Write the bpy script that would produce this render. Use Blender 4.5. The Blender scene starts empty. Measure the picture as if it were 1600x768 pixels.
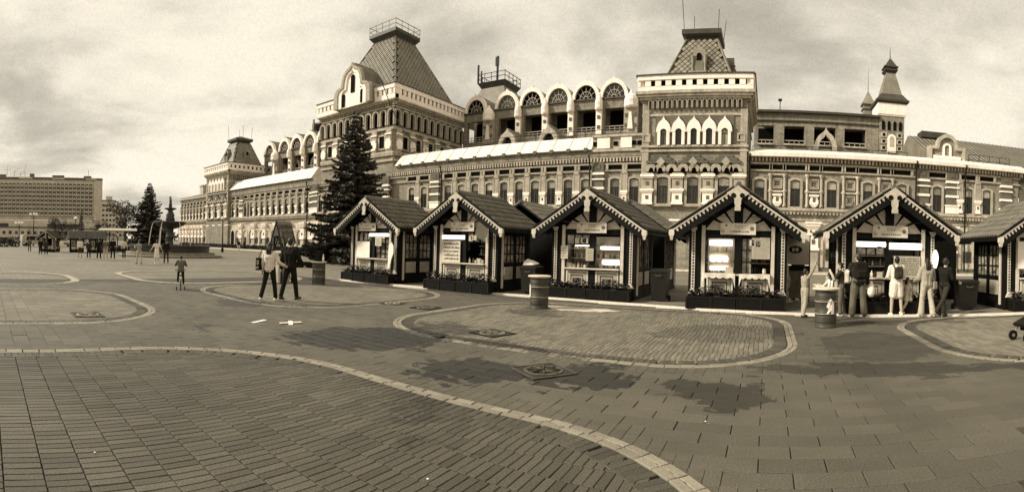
import bpy, bmesh, math, random
from math import sin, cos, pi, radians, sqrt, atan2, hypot
from mathutils import Matrix, Vector
random.seed(7)
S = bpy.context.scene
COL = S.collection

# ------------------------------------------------------------------ camera
# The photograph is a hand-swept panorama: a cylindrical lens, 118 degrees wide.
CAM_Z, FPX, YAW, ROLL = 1.75, 778.0, -0.514, 0.026
cam = bpy.data.cameras.new('camera')
cam.type = 'PANO'
cam.panorama_type = 'CENTRAL_CYLINDRICAL'
cam.central_cylindrical_radius = 1.0
cam.central_cylindrical_range_u_min = -800 / FPX
cam.central_cylindrical_range_u_max = 800 / FPX
cam.central_cylindrical_range_v_min = -(768 - 385) / FPX
cam.central_cylindrical_range_v_max = 385 / FPX
cam.clip_start = 0.05
cam.clip_end = 3000
cam_ob = bpy.data.objects.new('camera', cam)
COL.objects.link(cam_ob)
_f = Vector((sin(YAW), cos(YAW), 0)); _r = Vector((cos(YAW), -sin(YAW), 0)); _u = Vector((0, 0, 1))
_r2 = _r * cos(ROLL) + _u * sin(ROLL); _u2 = -_r * sin(ROLL) + _u * cos(ROLL)
_m = Matrix((_r2, _u2, -_f)).transposed().to_4x4()
_m.translation = (0, 0, CAM_Z)
cam_ob.matrix_world = _m
S.camera = cam_ob
S.render.engine = 'CYCLES'

# ------------------------------------------------------------------ world, sun, exposure
SUN_EL, SUN_AZ = radians(36), radians(238)          # azimuth clockwise from +Y
W = bpy.data.worlds.new('World'); S.world = W; W.use_nodes = True
wt = W.node_tree; wt.nodes.clear()
def wn(t, **k):
    n = wt.nodes.new(t)
    for a, b in k.items(): setattr(n, a, b)
    return n
def wmath(op, a, b=None):
    n = wn('ShaderNodeMath', operation=op)
    for i, v in enumerate((a, b)):
        if v is None: continue
        if isinstance(v, (int, float)): n.inputs[i].default_value = v
        else: wt.links.new(v, n.inputs[i])
    return n.outputs[0]
sky = wn('ShaderNodeTexSky'); sky.sky_type = 'NISHITA'; sky.sun_disc = False
sky.sun_elevation = SUN_EL; sky.sun_rotation = SUN_AZ
bw = wn('ShaderNodeRGBToBW'); wt.links.new(sky.outputs[0], bw.inputs[0])
tc = wn('ShaderNodeTexCoord'); sep = wn('ShaderNodeSeparateXYZ'); wt.links.new(tc.outputs['Generated'], sep.inputs[0])
zz = wmath('ADD', wmath('MAXIMUM', sep.outputs[2], 0.0), 0.16)
comb = wn('ShaderNodeCombineXYZ')
wt.links.new(wmath('DIVIDE', sep.outputs[0], zz), comb.inputs[0])
wt.links.new(wmath('DIVIDE', sep.outputs[1], zz), comb.inputs[1])
def wnoise(scale, det, rough, off, dist=0.0):
    mp = wn('ShaderNodeMapping'); mp.inputs['Location'].default_value = off
    wt.links.new(comb.outputs[0], mp.inputs['Vector'])
    n = wn('ShaderNodeTexNoise'); n.inputs['Scale'].default_value = scale; n.inputs['Detail'].default_value = det
    n.inputs['Roughness'].default_value = rough; n.inputs['Distortion'].default_value = dist
    wt.links.new(mp.outputs[0], n.inputs['Vector'])
    return n.outputs[0]
n1 = wnoise(0.42, 6, 0.5, (1.3, 8.2, 0), 0.5)
n2 = wnoise(1.5, 7, 0.58, (7.0, 2.0, 0), 0.4)
mix = wmath('ADD', wmath('MULTIPLY', n1, 0.64), wmath('MULTIPLY', n2, 0.36))
ramp = wn('ShaderNodeMapRange'); ramp.inputs['From Min'].default_value = 0.385; ramp.inputs['From Max'].default_value = 0.57
ramp.inputs['To Min'].default_value = 3.1; ramp.inputs['To Max'].default_value = 6.3; ramp.interpolation_type = 'SMOOTHSTEP'
wt.links.new(mix, ramp.inputs['Value'])
gr = wn('ShaderNodeTexNoise'); gr.inputs['Scale'].default_value = 260; gr.inputs['Detail'].default_value = 1; wt.links.new(tc.outputs['Generated'], gr.inputs['Vector'])
grain = wmath('ADD', wmath('MULTIPLY', gr.outputs[0], 0.26), 0.87)
val = wmath('ADD', wmath('MULTIPLY', wmath('MULTIPLY', ramp.outputs[0], grain), 0.93), wmath('MULTIPLY', bw.outputs[0], 0.07))
tint = wn('ShaderNodeVectorMath', operation='SCALE'); tint.inputs[0].default_value = (1.075, 0.985, 0.815)
wt.links.new(val, tint.inputs['Scale'])
bg = wn('ShaderNodeBackground'); bg.inputs['Strength'].default_value = 0.1
wt.links.new(tint.outputs[0], bg.inputs['Color'])
wo = wn('ShaderNodeOutputWorld'); wt.links.new(bg.outputs[0], wo.inputs[0])

sun = bpy.data.lights.new('sun', 'SUN'); sun.energy = 3.3; sun.angle = radians(8); sun.color = (1.0, 0.95, 0.84)
sun_ob = bpy.data.objects.new('sun', sun); COL.objects.link(sun_ob)
_sd = Vector((sin(SUN_AZ) * cos(SUN_EL), cos(SUN_AZ) * cos(SUN_EL), sin(SUN_EL)))
sun_ob.rotation_euler = _sd.to_track_quat('Z', 'Y').to_euler(); sun_ob.location = _sd * 80
S.view_settings.view_transform = 'Standard'
try: S.view_settings.look = 'None'
except Exception: pass
S.view_settings.exposure = 0.62; S.view_settings.gamma = 1.0; S.view_settings.use_curve_mapping = False

# ------------------------------------------------------------------ materials (the whole place is toned sepia)
def T(v):
    return (min(1, v * 1.13), v, v * (0.71 + 0.17 * v), 1)
WET_PATCHES = []      # filled below: (cx, cy, rx, ry, angle, strength)
MATS = {}
class NT:
    def __init__(s, m): s.t = m.node_tree
    def n(s, ty, **k):
        n = s.t.nodes.new(ty)
        for a, b in k.items(): setattr(n, a, b)
        return n
    def l(s, a, b): s.t.links.new(a, b)
    def math(s, op, a, b=None, c=None):
        n = s.n('ShaderNodeMath', operation=op)
        for i, v in enumerate((a, b, c)):
            if v is None: continue
            if isinstance(v, (int, float)): n.inputs[i].default_value = v
            else: s.l(v, n.inputs[i])
        return n.outputs[0]
    def scale(s, col, f):
        n = s.n('ShaderNodeVectorMath', operation='SCALE')
        if isinstance(col, tuple): n.inputs[0].default_value = col[:3]
        else: s.l(col, n.inputs[0])
        if isinstance(f, (int, float)): n.inputs['Scale'].default_value = f
        else: s.l(f, n.inputs['Scale'])
        return n.outputs[0]
    def maprange(s, v, a, b, c, d):
        n = s.n('ShaderNodeMapRange'); s.l(v, n.inputs[0])
        for i, q in enumerate((a, b, c, d)): n.inputs[i + 1].default_value = q
        return n.outputs[0]
    def noise(s, vec, sc, det=3, ro=.55, dist=0):
        n = s.n('ShaderNodeTexNoise'); s.l(vec, n.inputs['Vector'])
        n.inputs['Scale'].default_value = sc; n.inputs['Detail'].default_value = det
        n.inputs['Roughness'].default_value = ro; n.inputs['Distortion'].default_value = dist
        return n.outputs[0]
def mat(name, v, rough=.8, fold=0, var=.18, scale=2.5, fine=.12, fscale=30, metal=0, spec=.3, bump=0, rnd=0, attr=None, wet=False, emit=0, streak=0, stretch=None, obj=False, col=None):
    if name in MATS: return MATS[name]
    m = bpy.data.materials.new(name); m.use_nodes = True; MATS[name] = m
    h = NT(m); b = h.t.nodes['Principled BSDF']
    b.inputs['Roughness'].default_value = rough; b.inputs['Metallic'].default_value = metal
    b.inputs['Specular IOR Level'].default_value = spec
    if obj: pos = h.n('ShaderNodeTexCoord').outputs['Object']
    else: pos = h.n('ShaderNodeNewGeometry').outputs['Position']
    vec = pos
    if stretch:
        mp = h.n('ShaderNodeMapping'); mp.inputs['Scale'].default_value = stretch; h.l(pos, mp.inputs['Vector']); vec = mp.outputs[0]
    c = col if col else T(v)
    f = None
    def mul(f, x): return x if f is None else h.math('MULTIPLY', f, x)
    if var: f = mul(f, h.maprange(h.noise(vec, scale, 4, .6), .3, .7, 1 - var, 1 + var))
    fn = None
    if fine:
        fn = h.noise(vec, fscale, 2, .7); f = mul(f, h.maprange(fn, .25, .75, 1 - fine, 1 + fine))
    if streak:
        mp = h.n('ShaderNodeMapping'); mp.inputs['Scale'].default_value = (1.6, 1.6, .16); h.l(pos, mp.inputs['Vector'])
        f = mul(f, h.maprange(h.noise(mp.outputs[0], 1.4, 5, .65), .35, .62, 1 - streak, 1 + streak * .25))
    if rnd:
        r = h.n('ShaderNodeObjectInfo').outputs['Random']; f = mul(f, h.maprange(r, 0, 1, 1 - rnd, 1 + rnd))
    if attr:
        a = h.n('ShaderNodeAttribute', attribute_name=attr); f = mul(f, a.outputs['Fac'])
    if wet:
        d = None
        ns = h.n('ShaderNodeTexNoise'); h.l(pos, ns.inputs['Vector']); ns.inputs['Scale'].default_value = 1.5; ns.inputs['Detail'].default_value = 6; ns.inputs['Roughness'].default_value = .66
        wob = h.n('ShaderNodeVectorMath', operation='MULTIPLY_ADD'); h.l(ns.outputs['Color'], wob.inputs[0]); wob.inputs[1].default_value = (2.3, 2.3, 0); wob.inputs[2].default_value = (-1.15, -1.15, 0)
        sn = h.n('ShaderNodeVectorMath', operation='SNAP'); h.l(pos, sn.inputs[0]); sn.inputs[1].default_value = (.28, .27, 1)
        mx = h.n('ShaderNodeMix', data_type='VECTOR'); mx.inputs['Factor'].default_value = .55; h.l(pos, mx.inputs[4]); h.l(sn.outputs[0], mx.inputs[5])
        p2 = h.n('ShaderNodeVectorMath', operation='ADD'); h.l(mx.outputs[1], p2.inputs[0]); h.l(wob.outputs[0], p2.inputs[1])
        for (cx, cy, rx, ry, an, st) in WET_PATCHES:
            mp = h.n('ShaderNodeMapping', vector_type='TEXTURE'); mp.inputs['Location'].default_value = (cx, cy, 0)
            mp.inputs['Rotation'].default_value = (0, 0, radians(an)); mp.inputs['Scale'].default_value = (rx, ry, 1)
            h.l(p2.outputs[0], mp.inputs['Vector'])
            ln = h.n('ShaderNodeVectorMath', operation='LENGTH')
            fl = h.n('ShaderNodeVectorMath', operation='MULTIPLY'); h.l(mp.outputs[0], fl.inputs[0]); fl.inputs[1].default_value = (1, 1, 0)
            h.l(fl.outputs[0], ln.inputs[0])
            w = h.maprange(ln.outputs['Value'], .985, 1.005, st, 0)
            d = w if d is None else h.math('MAXIMUM', d, w)
        f = mul(f, h.math('SUBTRACT', 1.0, h.math('MULTIPLY', d, .72)))
        h.l(h.math('SUBTRACT', rough, h.math('MULTIPLY', d, .22)), b.inputs['Roughness'])
    if f is None: b.inputs['Base Color'].default_value = c
    else: h.l(h.scale(c, f), b.inputs['Base Color'])
    if bump:
        bn = h.n('ShaderNodeBump'); bn.inputs['Strength'].default_value = bump; bn.inputs['Distance'].default_value = .02
        h.l(fn if fn is not None else h.noise(vec, fscale, 2, .7), bn.inputs['Height']); h.l(bn.outputs[0], b.inputs['Normal'])
    if fold:
        bn = h.n('ShaderNodeBump'); bn.inputs['Strength'].default_value = fold; bn.inputs['Distance'].default_value = .03
        mp = h.n('ShaderNodeMapping'); mp.inputs['Scale'].default_value = (1, 1, .45); h.l(pos, mp.inputs['Vector'])
        h.l(h.noise(mp.outputs[0], 11, 3, .6, 1.2), bn.inputs['Height']); h.l(bn.outputs[0], b.inputs['Normal'])
    if emit:
        b.inputs['Emission Color'].default_value = (1, .96, .84, 1); b.inputs['Emission Strength'].default_value = emit
    return m

# ------------------------------------------------------------------ mesh helpers
class MB:
    def __init__(s): s.v = []; s.f = []
    def add(s, vs, fs):
        o = len(s.v); s.v += [tuple(p) for p in vs]; s.f += [tuple(i + o for i in q) for q in fs]; return s
    def box(s, x0, x1, y0, y1, z0, z1):
        return s.add([(x0, y0, z0), (x1, y0, z0), (x1, y1, z0), (x0, y1, z0), (x0, y0, z1), (x1, y0, z1), (x1, y1, z1), (x0, y1, z1)],
              [(0, 3, 2, 1), (4, 5, 6, 7), (0, 1, 5, 4), (1, 2, 6, 5), (2, 3, 7, 6), (3, 0, 4, 7)])
    def cbox(s, c, d): return s.box(c[0] - d[0] / 2, c[0] + d[0] / 2, c[1] - d[1] / 2, c[1] + d[1] / 2, c[2] - d[2] / 2, c[2] + d[2] / 2)
    def beam(s, p, q, w, h, up=(0, 0, 1)):
        p = Vector(p); q = Vector(q); a = (q - p).normalized(); sx = a.cross(Vector(up))
        if sx.length < 1e-4: sx = a.cross(Vector((1, 0, 0)))
        sx.normalize(); uz = sx.cross(a)
        vs = [e + sx * (w / 2 * i) + uz * (h / 2 * j) for e in (p, q) for (i, j) in ((-1, -1), (1, -1), (1, 1), (-1, 1))]
        return s.add(vs, [(0, 1, 2, 3), (7, 6, 5, 4), (0, 4, 5, 1), (1, 5, 6, 2), (2, 6, 7, 3), (3, 7, 4, 0)])
    def prism(s, poly, a, b, axis='y'):
        n = len(poly)
        if axis == 'y': vs = [(x, a, z) for x, z in poly] + [(x, b, z) for x, z in poly]
        elif axis == 'x': vs = [(a, y, z) for y, z in poly] + [(b, y, z) for y, z in poly]
        else: vs = [(x, y, a) for x, y in poly] + [(x, y, b) for x, y in poly]
        fs = [tuple(range(n)), tuple(range(2 * n - 1, n - 1, -1))] + [(i, i + n, (i + 1) % n + n, (i + 1) % n) for i in range(n)]
        return s.add(vs, fs)
    def ring(s, out, inn, a, b, closed=False):
        # band between two xz polylines of equal length, extruded a..b in y
        n = len(out)
        vs = [(x, a, z) for x, z in out] + [(x, a, z) for x, z in inn] + [(x, b, z) for x, z in out] + [(x, b, z) for x, z in inn]
        fs = []
        for i in range(n if closed else n - 1):
            j = (i + 1) % n
            fs += [(i, j, n + j, n + i), (2 * n + i, 3 * n + i, 3 * n + j, 2 * n + j), (i, 2 * n + i, 2 * n + j, j), (n + i, n + j, 3 * n + j, 3 * n + i)]
        if not closed: fs += [(0, n, 3 * n, 2 * n), (n - 1, 3 * n - 1, 4 * n - 1, 2 * n - 1)]
        return s.add(vs, fs)
    def tube(s, pts, r, n=8, caps=True):
        pts = [Vector(p) for p in pts]; k = len(pts); rs = r if isinstance(r, (list, tuple)) else [r] * k
        vs = []; ref = None
        for i, p in enumerate(pts):
            d = (pts[min(i + 1, k - 1)] - pts[max(i - 1, 0)])
            d = d.normalized() if d.length > 1e-9 else Vector((0, 0, 1))
            if ref is None: ref = d.orthogonal().normalized()
            ref = (ref - d * ref.dot(d)); ref = ref.normalized() if ref.length > 1e-6 else d.orthogonal().normalized()
            bi = d.cross(ref)
            vs += [p + (ref * cos(2 * pi * j / n) + bi * sin(2 * pi * j / n)) * rs[i] for j in range(n)]
        fs = [(i * n + j, i * n + (j + 1) % n, (i + 1) * n + (j + 1) % n, (i + 1) * n + j) for i in range(k - 1) for j in range(n)]
        if caps: fs += [tuple(range(n - 1, -1, -1)), tuple(range((k - 1) * n, k * n))]
        return s.add(vs, fs)
    def lathe(s, prof, cx=0, cy=0, n=16, ph=0):
        k = len(prof)
        vs = [(cx + r * cos(2 * pi * j / n + ph), cy + r * sin(2 * pi * j / n + ph), z) for r, z in prof for j in range(n)]
        fs = [(i * n + j, i * n + (j + 1) % n, (i + 1) * n + (j + 1) % n, (i + 1) * n + j) for i in range(k - 1) for j in range(n)]
        fs += [tuple(range(n - 1, -1, -1)), tuple(range((k - 1) * n, k * n))]
        return s.add(vs, fs)
    def ball(s, c, r, n=10, m=6):
        rx, ry, rz = r if isinstance(r, (tuple, list)) else (r, r, r)
        vs = [(c[0], c[1], c[2] - rz)]
        for i in range(1, m):
            t = -pi / 2 + pi * i / m
            vs += [(c[0] + rx * cos(t) * cos(2 * pi * j / n), c[1] + ry * cos(t) * sin(2 * pi * j / n), c[2] + rz * sin(t)) for j in range(n)]
        vs.append((c[0], c[1], c[2] + rz)); e = len(vs) - 1
        fs = [(0, 1 + (j + 1) % n, 1 + j) for j in range(n)]
        for i in range(m - 2):
            o = 1 + i * n
            fs += [(o + j, o + (j + 1) % n, o + n + (j + 1) % n, o + n + j) for j in range(n)]
        o = 1 + (m - 2) * n
        fs += [(o + j, o + (j + 1) % n, e) for j in range(n)]
        return s.add(vs, fs)
    def frustum(s, cx, cy, a, b, z0, z1, ay=None, by=None):
        ay = a if ay is None else ay; by = b if by is None else by
        return s.add([(cx - a, cy - ay, z0), (cx + a, cy - ay, z0), (cx + a, cy + ay, z0), (cx - a, cy + ay, z0), (cx - b, cy - by, z1), (cx + b, cy - by, z1), (cx + b, cy + by, z1), (cx - b, cy + by, z1)],
              [(0, 3, 2, 1), (4, 5, 6, 7), (0, 1, 5, 4), (1, 2, 6, 5), (2, 3, 7, 6), (3, 0, 4, 7)])
    def xf(s, M):
        s.v = [tuple(M @ Vector(p)) for p in s.v]; return s
    def mesh(s, name, m=None, smooth=False):
        me = bpy.data.meshes.new(name); me.from_pydata(s.v, [], s.f)
        if m: me.materials.append(m)
        if smooth: me.polygons.foreach_set('use_smooth', [True] * len(me.polygons))
        me.update(); return me
def arc(cx, cz, r, a0, a1, n, rz=None):
    rz = r if rz is None else rz
    return [(cx + r * cos(radians(a0 + (a1 - a0) * i / n)), cz + rz * sin(radians(a0 + (a1 - a0) * i / n))) for i in range(n + 1)]
def ogee(cx, z0, hw, h, n=8, k=.7, ad=68, kh=.72):
    # onion-gable outline from right springing over the tip to left springing
    R = []
    for i in range(n + 1):
        t = i / n
        if t < k:
            a = t / k * radians(ad); x = hw * cos(a); z = h * kh * sin(a) / sin(radians(ad))
        else:
            u = (t - k) / (1 - k); x = hw * cos(radians(ad)) * max(0, 1 - u) ** 1.5; z = h * (kh + (1 - kh) * u ** 1.2)
        R.append((x, z))
    return [(cx + x, z0 + z) for x, z in R] + [(cx - x, z0 + z) for x, z in R[-2::-1]]
STUFF = set()
def place(name, me, parent=None, loc=(0, 0, 0), rz=0, rot=None, scale=None):
    if isinstance(me, list):
        os_ = [place(name, q, parent, loc, rz, rot, scale) for q in me]; return os_[0]
    o = bpy.data.objects.new(name, me); COL.objects.link(o)
    o.location = loc; o.rotation_euler = rot if rot else (0, 0, rz)
    if scale: o.scale = scale
    if parent: o.parent = parent
    if me.name in STUFF: o['kind'] = 'stuff'
    return o
def SM(mb, name, m, d=50, smooth=False):
    """shared mesh(es) for repeats seen at distance d: pieces of 9 px or more apart become meshes of their own"""
    cl = clusters(mb)
    if cl and len(cl) > 1:
        size = max(max(max(p[k] for p in g.v) - min(p[k] for p in g.v) for k in range(3)) for g in cl)
        if size / d * FPX >= 9: return [g.mesh(name, m, smooth) for g in cl]
        me = mb.mesh(name, m, smooth); STUFF.add(me.name); return me
    me = mb.mesh(name, m, smooth)
    if cl is None: STUFF.add(me.name)
    return me
def clusters(mb):
    """groups of islands whose boxes touch"""
    n = len(mb.v); pa = list(range(n))
    def find(i):
        while pa[i] != i: pa[i] = pa[pa[i]]; i = pa[i]
        return i
    for f in mb.f:
        r = find(f[0])
        for k in f[1:]: pa[find(k)] = r
    bb = {}
    for i, p in enumerate(mb.v):
        r = find(i); q = bb.get(r)
        if q is None: bb[r] = list(p) + list(p)
        else:
            for k in range(3):
                if p[k] < q[k]: q[k] = p[k]
                if p[k] > q[k + 3]: q[k + 3] = p[k]
    rs = list(bb); up = {r: r for r in rs}
    def f2(i):
        while up[i] != i: up[i] = up[up[i]]; i = up[i]
        return i
    e = .004
    if len(rs) > 400: return None
    for i, r in enumerate(rs):
        A = bb[r]
        for t in rs[i + 1:]:
            B = bb[t]
            if A[0] <= B[3] + e and B[0] <= A[3] + e and A[1] <= B[4] + e and B[1] <= A[4] + e and A[2] <= B[5] + e and B[2] <= A[5] + e: up[f2(r)] = f2(t)
    out = {}
    for f in mb.f: out.setdefault(f2(find(f[0])), []).append(f)
    res = []
    for fs in out.values():
        idx = {}; g = MB()
        for f in fs:
            for k in f:
                if k not in idx: idx[k] = len(g.v); g.v.append(mb.v[k])
        g.f = [tuple(idx[k] for k in f) for f in fs]; res.append(g)
    return res
def dist_of(parent, loc, mb):
    x, y, z = loc
    while parent: x += parent.location.x; y += parent.location.y; z += parent.location.z; parent = parent.parent
    p = mb.v[0]; return max(1.0, hypot(x + p[0], y + p[1]))
def part(name, mb, m, parent=None, loc=(0, 0, 0), rz=0, smooth=False, kind=None, split=True):
    """one object; pieces that stand apart and show at 9 px or more become objects of their own"""
    if kind is None and parent is not None and split:
        cl = clusters(mb)
        if cl and len(cl) > 1:
            d = dist_of(parent, loc, mb); size = max(max(max(p[k] for p in g.v) - min(p[k] for p in g.v) for k in range(3)) for g in cl)
            if size / d * FPX >= 9:
                os_ = []
                for g in cl: os_.append(place(name, g.mesh(name, m, smooth), parent, loc, rz))
                return os_[0]
            kind = 'stuff'
        elif cl is None: kind = 'stuff'
    o = place(name, mb.mesh(name, m, smooth), parent, loc, rz)
    if kind: o['kind'] = kind
    return o
def tag(o, label=None, cat=None, group=None, kind=None):
    if label: o['label'] = label
    if cat: o['category'] = cat
    if group: o['group'] = group
    if kind: o['kind'] = kind
    return o
def thing(name, label, cat, loc=(0, 0, 0), rz=0, group=None):
    o = bpy.data.objects.new(name, None); COL.objects.link(o); o.location = loc; o.rotation_euler = (0, 0, rz)
    return tag(o, label, cat, group)
def copy_tree(src, loc=None, rz=None, label=None, group=None, parent=None):
    def rec(o, par):
        c = o.copy(); COL.objects.link(c)
        if par: c.parent = par
        for ch in list(o.children): rec(ch, c)
        return c
    c = rec(src, parent)
    if loc is not None: c.location = loc
    if rz is not None: c.rotation_euler = (0, 0, rz)
    if label: c['label'] = label
    if group: c['group'] = group
    return c

# palette
WET_PATCHES += [(-6.6, 6.4, 1.5, 1.1, 60, 1), (-3.9, 5.75, .95, .6, 30, 1), (-2.5, 6.3, .75, .6, 10, 1), (-.6, 6.05, .75, .55, 10, .8),
    (2.1, 9.5, 1.3, 1.6, -5, .55), (1.9, 7.3, 2.5, .45, -6, .7), (-6.4, 8.3, .65, .8, 45, .8), (-1.0, 10.7, 1.6, 1.2, 14, .45), (-6.2, 12.0, .7, 1.0, 40, .6),
    (-8.9, 4.1, .35, .3, 70, .9), (-17.8, 8.7, 2.6, .5, 78, .7), (-12.1, 6.7, .7, .8, 70, .7), (-4.2, 7.5, 1.5, .18, -10, .8), (3.2, 12.6, 2.2, .35, -5, .6),
    (-3.2, 4.0, .5, .16, 20, .45), (-2.6, 3.3, .4, .12, 10, .4)]
m_wall = mat('brown brick wall', .23, var=.22, scale=.6, fine=.55, fscale=3.2, stretch=(1, 1, 3.2), streak=.3)
m_walld = mat('dark brick band', .11, var=.22, scale=.8, fine=.25, fscale=6)
m_plaster = mat('pale plaster', .50, streak=.3, var=.2, scale=.5, fine=.3, fscale=4)
m_stone = mat('weathered stone trim', .42, streak=.3, var=.22, scale=1, fine=.2, fscale=9)
m_white = mat('white stone', .87, streak=.12, rough=.6, var=.07, scale=1.2, fine=.06, fscale=8)
m_whitem = mat('white painted metal', .76, rough=.5, var=.12, scale=.8, fine=.08, fscale=6, streak=.15)
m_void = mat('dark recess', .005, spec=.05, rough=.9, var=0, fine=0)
m_roof = mat('zinc shingle roof', .2, rough=.55, var=.25, scale=.7, fine=.25, fscale=7, rnd=.25)
m_roofd = mat('dark sheet metal', .05, rough=.5, var=.25, scale=1, fine=.2, fscale=10)
m_rooff = mat('grey sheet roof', .17, rough=.6, var=.25, scale=.4, fine=.2, fscale=4)
m_glass = mat('window glass', .035, rough=.1, var=.6, scale=.9, fine=0, spec=.5, rnd=.8)  # random tone per pane imitates differing reflections
m_iron = mat('black iron', .010, spec=.2, rough=.5, var=.1, fine=0)
m_wood = mat('black stained wood', .006, spec=.14, rough=.6, var=.3, scale=4, fine=.3, fscale=25)
m_trim = mat('cream painted trim', .56, rough=.6, var=.14, scale=5, fine=.12, fscale=40)
m_panel = mat('beige panel', .40, rough=.7, var=.12, scale=3, fine=.12, fscale=35)
m_brown = mat('brown panel', .13, rough=.7, var=.15, scale=3, fine=.12, fscale=35)
# ------------------------------------------------------------------ ground
def rrect(x0, x1, y0, y1, r, step=.05):
    pts = []
    def seg(a, b):
        n = max(1, int(hypot(b[0] - a[0], b[1] - a[1]) / step))
        for i in range(n): pts.append((a[0] + (b[0] - a[0]) * i / n, a[1] + (b[1] - a[1]) * i / n))
    def corner(cx, cy, a0):
        n = max(4, int(r * pi / 2 / step))
        for i in range(n):
            a = radians(a0 + 90 * i / n); pts.append((cx + r * cos(a), cy + r * sin(a)))
    seg((x0 + r, y0), (x1 - r, y0)); corner(x1 - r, y0 + r, -90)
    seg((x1, y0 + r), (x1, y1 - r)); corner(x1 - r, y1 - r, 0)
    seg((x1 - r, y1), (x0 + r, y1)); corner(x0 + r, y1 - r, 90)
    seg((x0, y1 - r), (x0, y0 + r)); corner(x0 + r, y0 + r, 180)
    return pts
LOOPS = [(-7.6, .15, -3.2, 4.67, 2.6), (-8.15, .62, 7.3, 14.5, 2.4), (3.1, 11.4, 7.0, 13.5, 2.2), (-16.4, -9.8, -3.2, 4.2, 2.3), (-16.95, -10.0, 6.95, 14.6, 2.4),
         (-25.4, -17.95, 6.2, 14.5, 2.4), (-24.0, -18.05, -3.2, 3.85, 2.2)]
def sd(x, y, L):
    x0, x1, y0, y1, r = L
    qx = abs(x - (x0 + x1) / 2) - (x1 - x0) / 2 + r; qy = abs(y - (y0 + y1) / 2) - (y1 - y0) / 2 + r
    return hypot(max(qx, 0), max(qy, 0)) + min(max(qx, qy), 0) - r
def kerb_y(x):
    K = [(-40, 14.8), (-18, 15.0), (-12.4, 15.25), (-8, 15.5), (-4, 15.1), (0, 14.3), (3, 13.85), (8, 13.35), (20, 12.6)]
    for (a, b), (c, d) in zip(K, K[1:]):
        if a <= x <= c: return b + (d - b) * (x - a) / (c - a)
    return 14
def vis(x, y, far):
    d = hypot(x, y)
    if d < 3.0 or d > far: return False
    a = atan2(x, y)
    return -1.60 < a < .56 and y < kerb_y(x) - .05
class Tiles:
    def __init__(s): s.items = []       # (dist, corners(4 xy), tint)
    def rect(s, cx, cy, dx, dy, ang=0, lo=.8, hi=1.2, gap=.006, gy=None):
        hx, hy = dx / 2 - gap * random.uniform(.6, 1.25), dy / 2 - (gy if gy is not None else gap) * random.uniform(.6, 1.25)
        s.items.append((cx, cy, hx, hy, ang, random.uniform(lo, hi)))
def tile_geo(cx, cy, hx, hy, ang, h=.03, z=0.0, tilt=.0012):
    c, n = cos(ang), sin(ang); ch = .005
    V8 = []
    dz = [random.uniform(-tilt, tilt) for _ in range(4)]
    for k, (sx, sy) in enumerate(((-1, -1), (1, -1), (1, 1), (-1, 1))):
        for (q, zz) in ((0, -h), (0, -ch), (ch, 0)):
            px, py = sx * (hx - q), sy * (hy - q)
            V8.append((cx + px * c - py * n, cy + px * n + py * c, z + zz + (dz[k] if zz > -h else 0)))
    F = [(2, 5, 8, 11)]
    for k in range(4):
        j = (k + 1) % 4
        F += [(3 * k + 1, 3 * j + 1, 3 * j + 2, 3 * k + 2), (3 * k, 3 * j, 3 * j + 1, 3 * k + 1)]
    return V8, F
m_slab = mat('grey paving slab', .086, rough=.8, var=.2, scale=.5, fine=.42, fscale=55, attr='tint', wet=True, bump=.25)
m_brickA = mat('brown paving brick', .073, rough=.8, var=.2, scale=.5, fine=.42, fscale=55, attr='tint', wet=True, bump=.25)
m_brickB = mat('tan paving brick', .155, rough=.8, var=.18, scale=.5, fine=.4, fscale=55, attr='tint', wet=True, bump=.25)
m_border = mat('pale border brick', .22, rough=.78, var=.14, scale=1, fine=.25, fscale=55, attr='tint', wet=True, bump=.2)
m_bed = mat('sandy joint bed', .055, rough=.9, var=.2, scale=3, fine=.3, fscale=40)

# far ground: one sheet to the horizon with a paving pattern in the material
def ground_mat():
    m = mat('plaza ground', .15, rough=.8, var=.16, scale=.25, fine=.25, fscale=14, wet=True)
    h = NT(m); b = h.t.nodes['Principled BSDF']; src = b.inputs['Base Color'].links[0].from_socket
    br = h.n('ShaderNodeTexBrick'); h.l(h.n('ShaderNodeNewGeometry').outputs['Position'], br.inputs['Vector'])
    br.inputs['Scale'].default_value = 1.0; br.inputs['Brick Width'].default_value = .56; br.inputs['Row Height'].default_value = .27
    br.inputs['Mortar Size'].default_value = .012; br.inputs['Color1'].default_value = (1.1, 1.1, 1.1, 1); br.inputs['Color2'].default_value = (.9, .9, .9, 1); br.inputs['Mortar'].default_value = (.6, .6, .6, 1)
    mu = h.n('ShaderNodeVectorMath', operation='MULTIPLY'); h.l(src, mu.inputs[0]); h.l(br.outputs['Color'], mu.inputs[1]); h.l(mu.outputs[0], b.inputs['Base Color'])
    return m
g = MB(); g.add([(-900, -300, -.045), (900, -300, -.045), (900, 900, -.045), (-900, 900, -.045)], [(0, 1, 2, 3)])
tag(part('ground', g, ground_mat()), kind='structure')
bed = MB(); bed.add([(-20.5, -2, -.032), (13, -2, -.032), (13, 12.6, -.032), (0, 14.2, -.032), (-8, 15.4, -.032), (-20.5, 15.0, -.032)], [(0, 1, 2, 3, 4, 5)])
PAV = tag(part('paving', bed, m_bed), kind='structure')
slabs, bA, bB, bd, sol = Tiles(), Tiles(), Tiles(), Tiles(), Tiles()
FAR = 19.5
y = -1.0; row = 0
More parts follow.
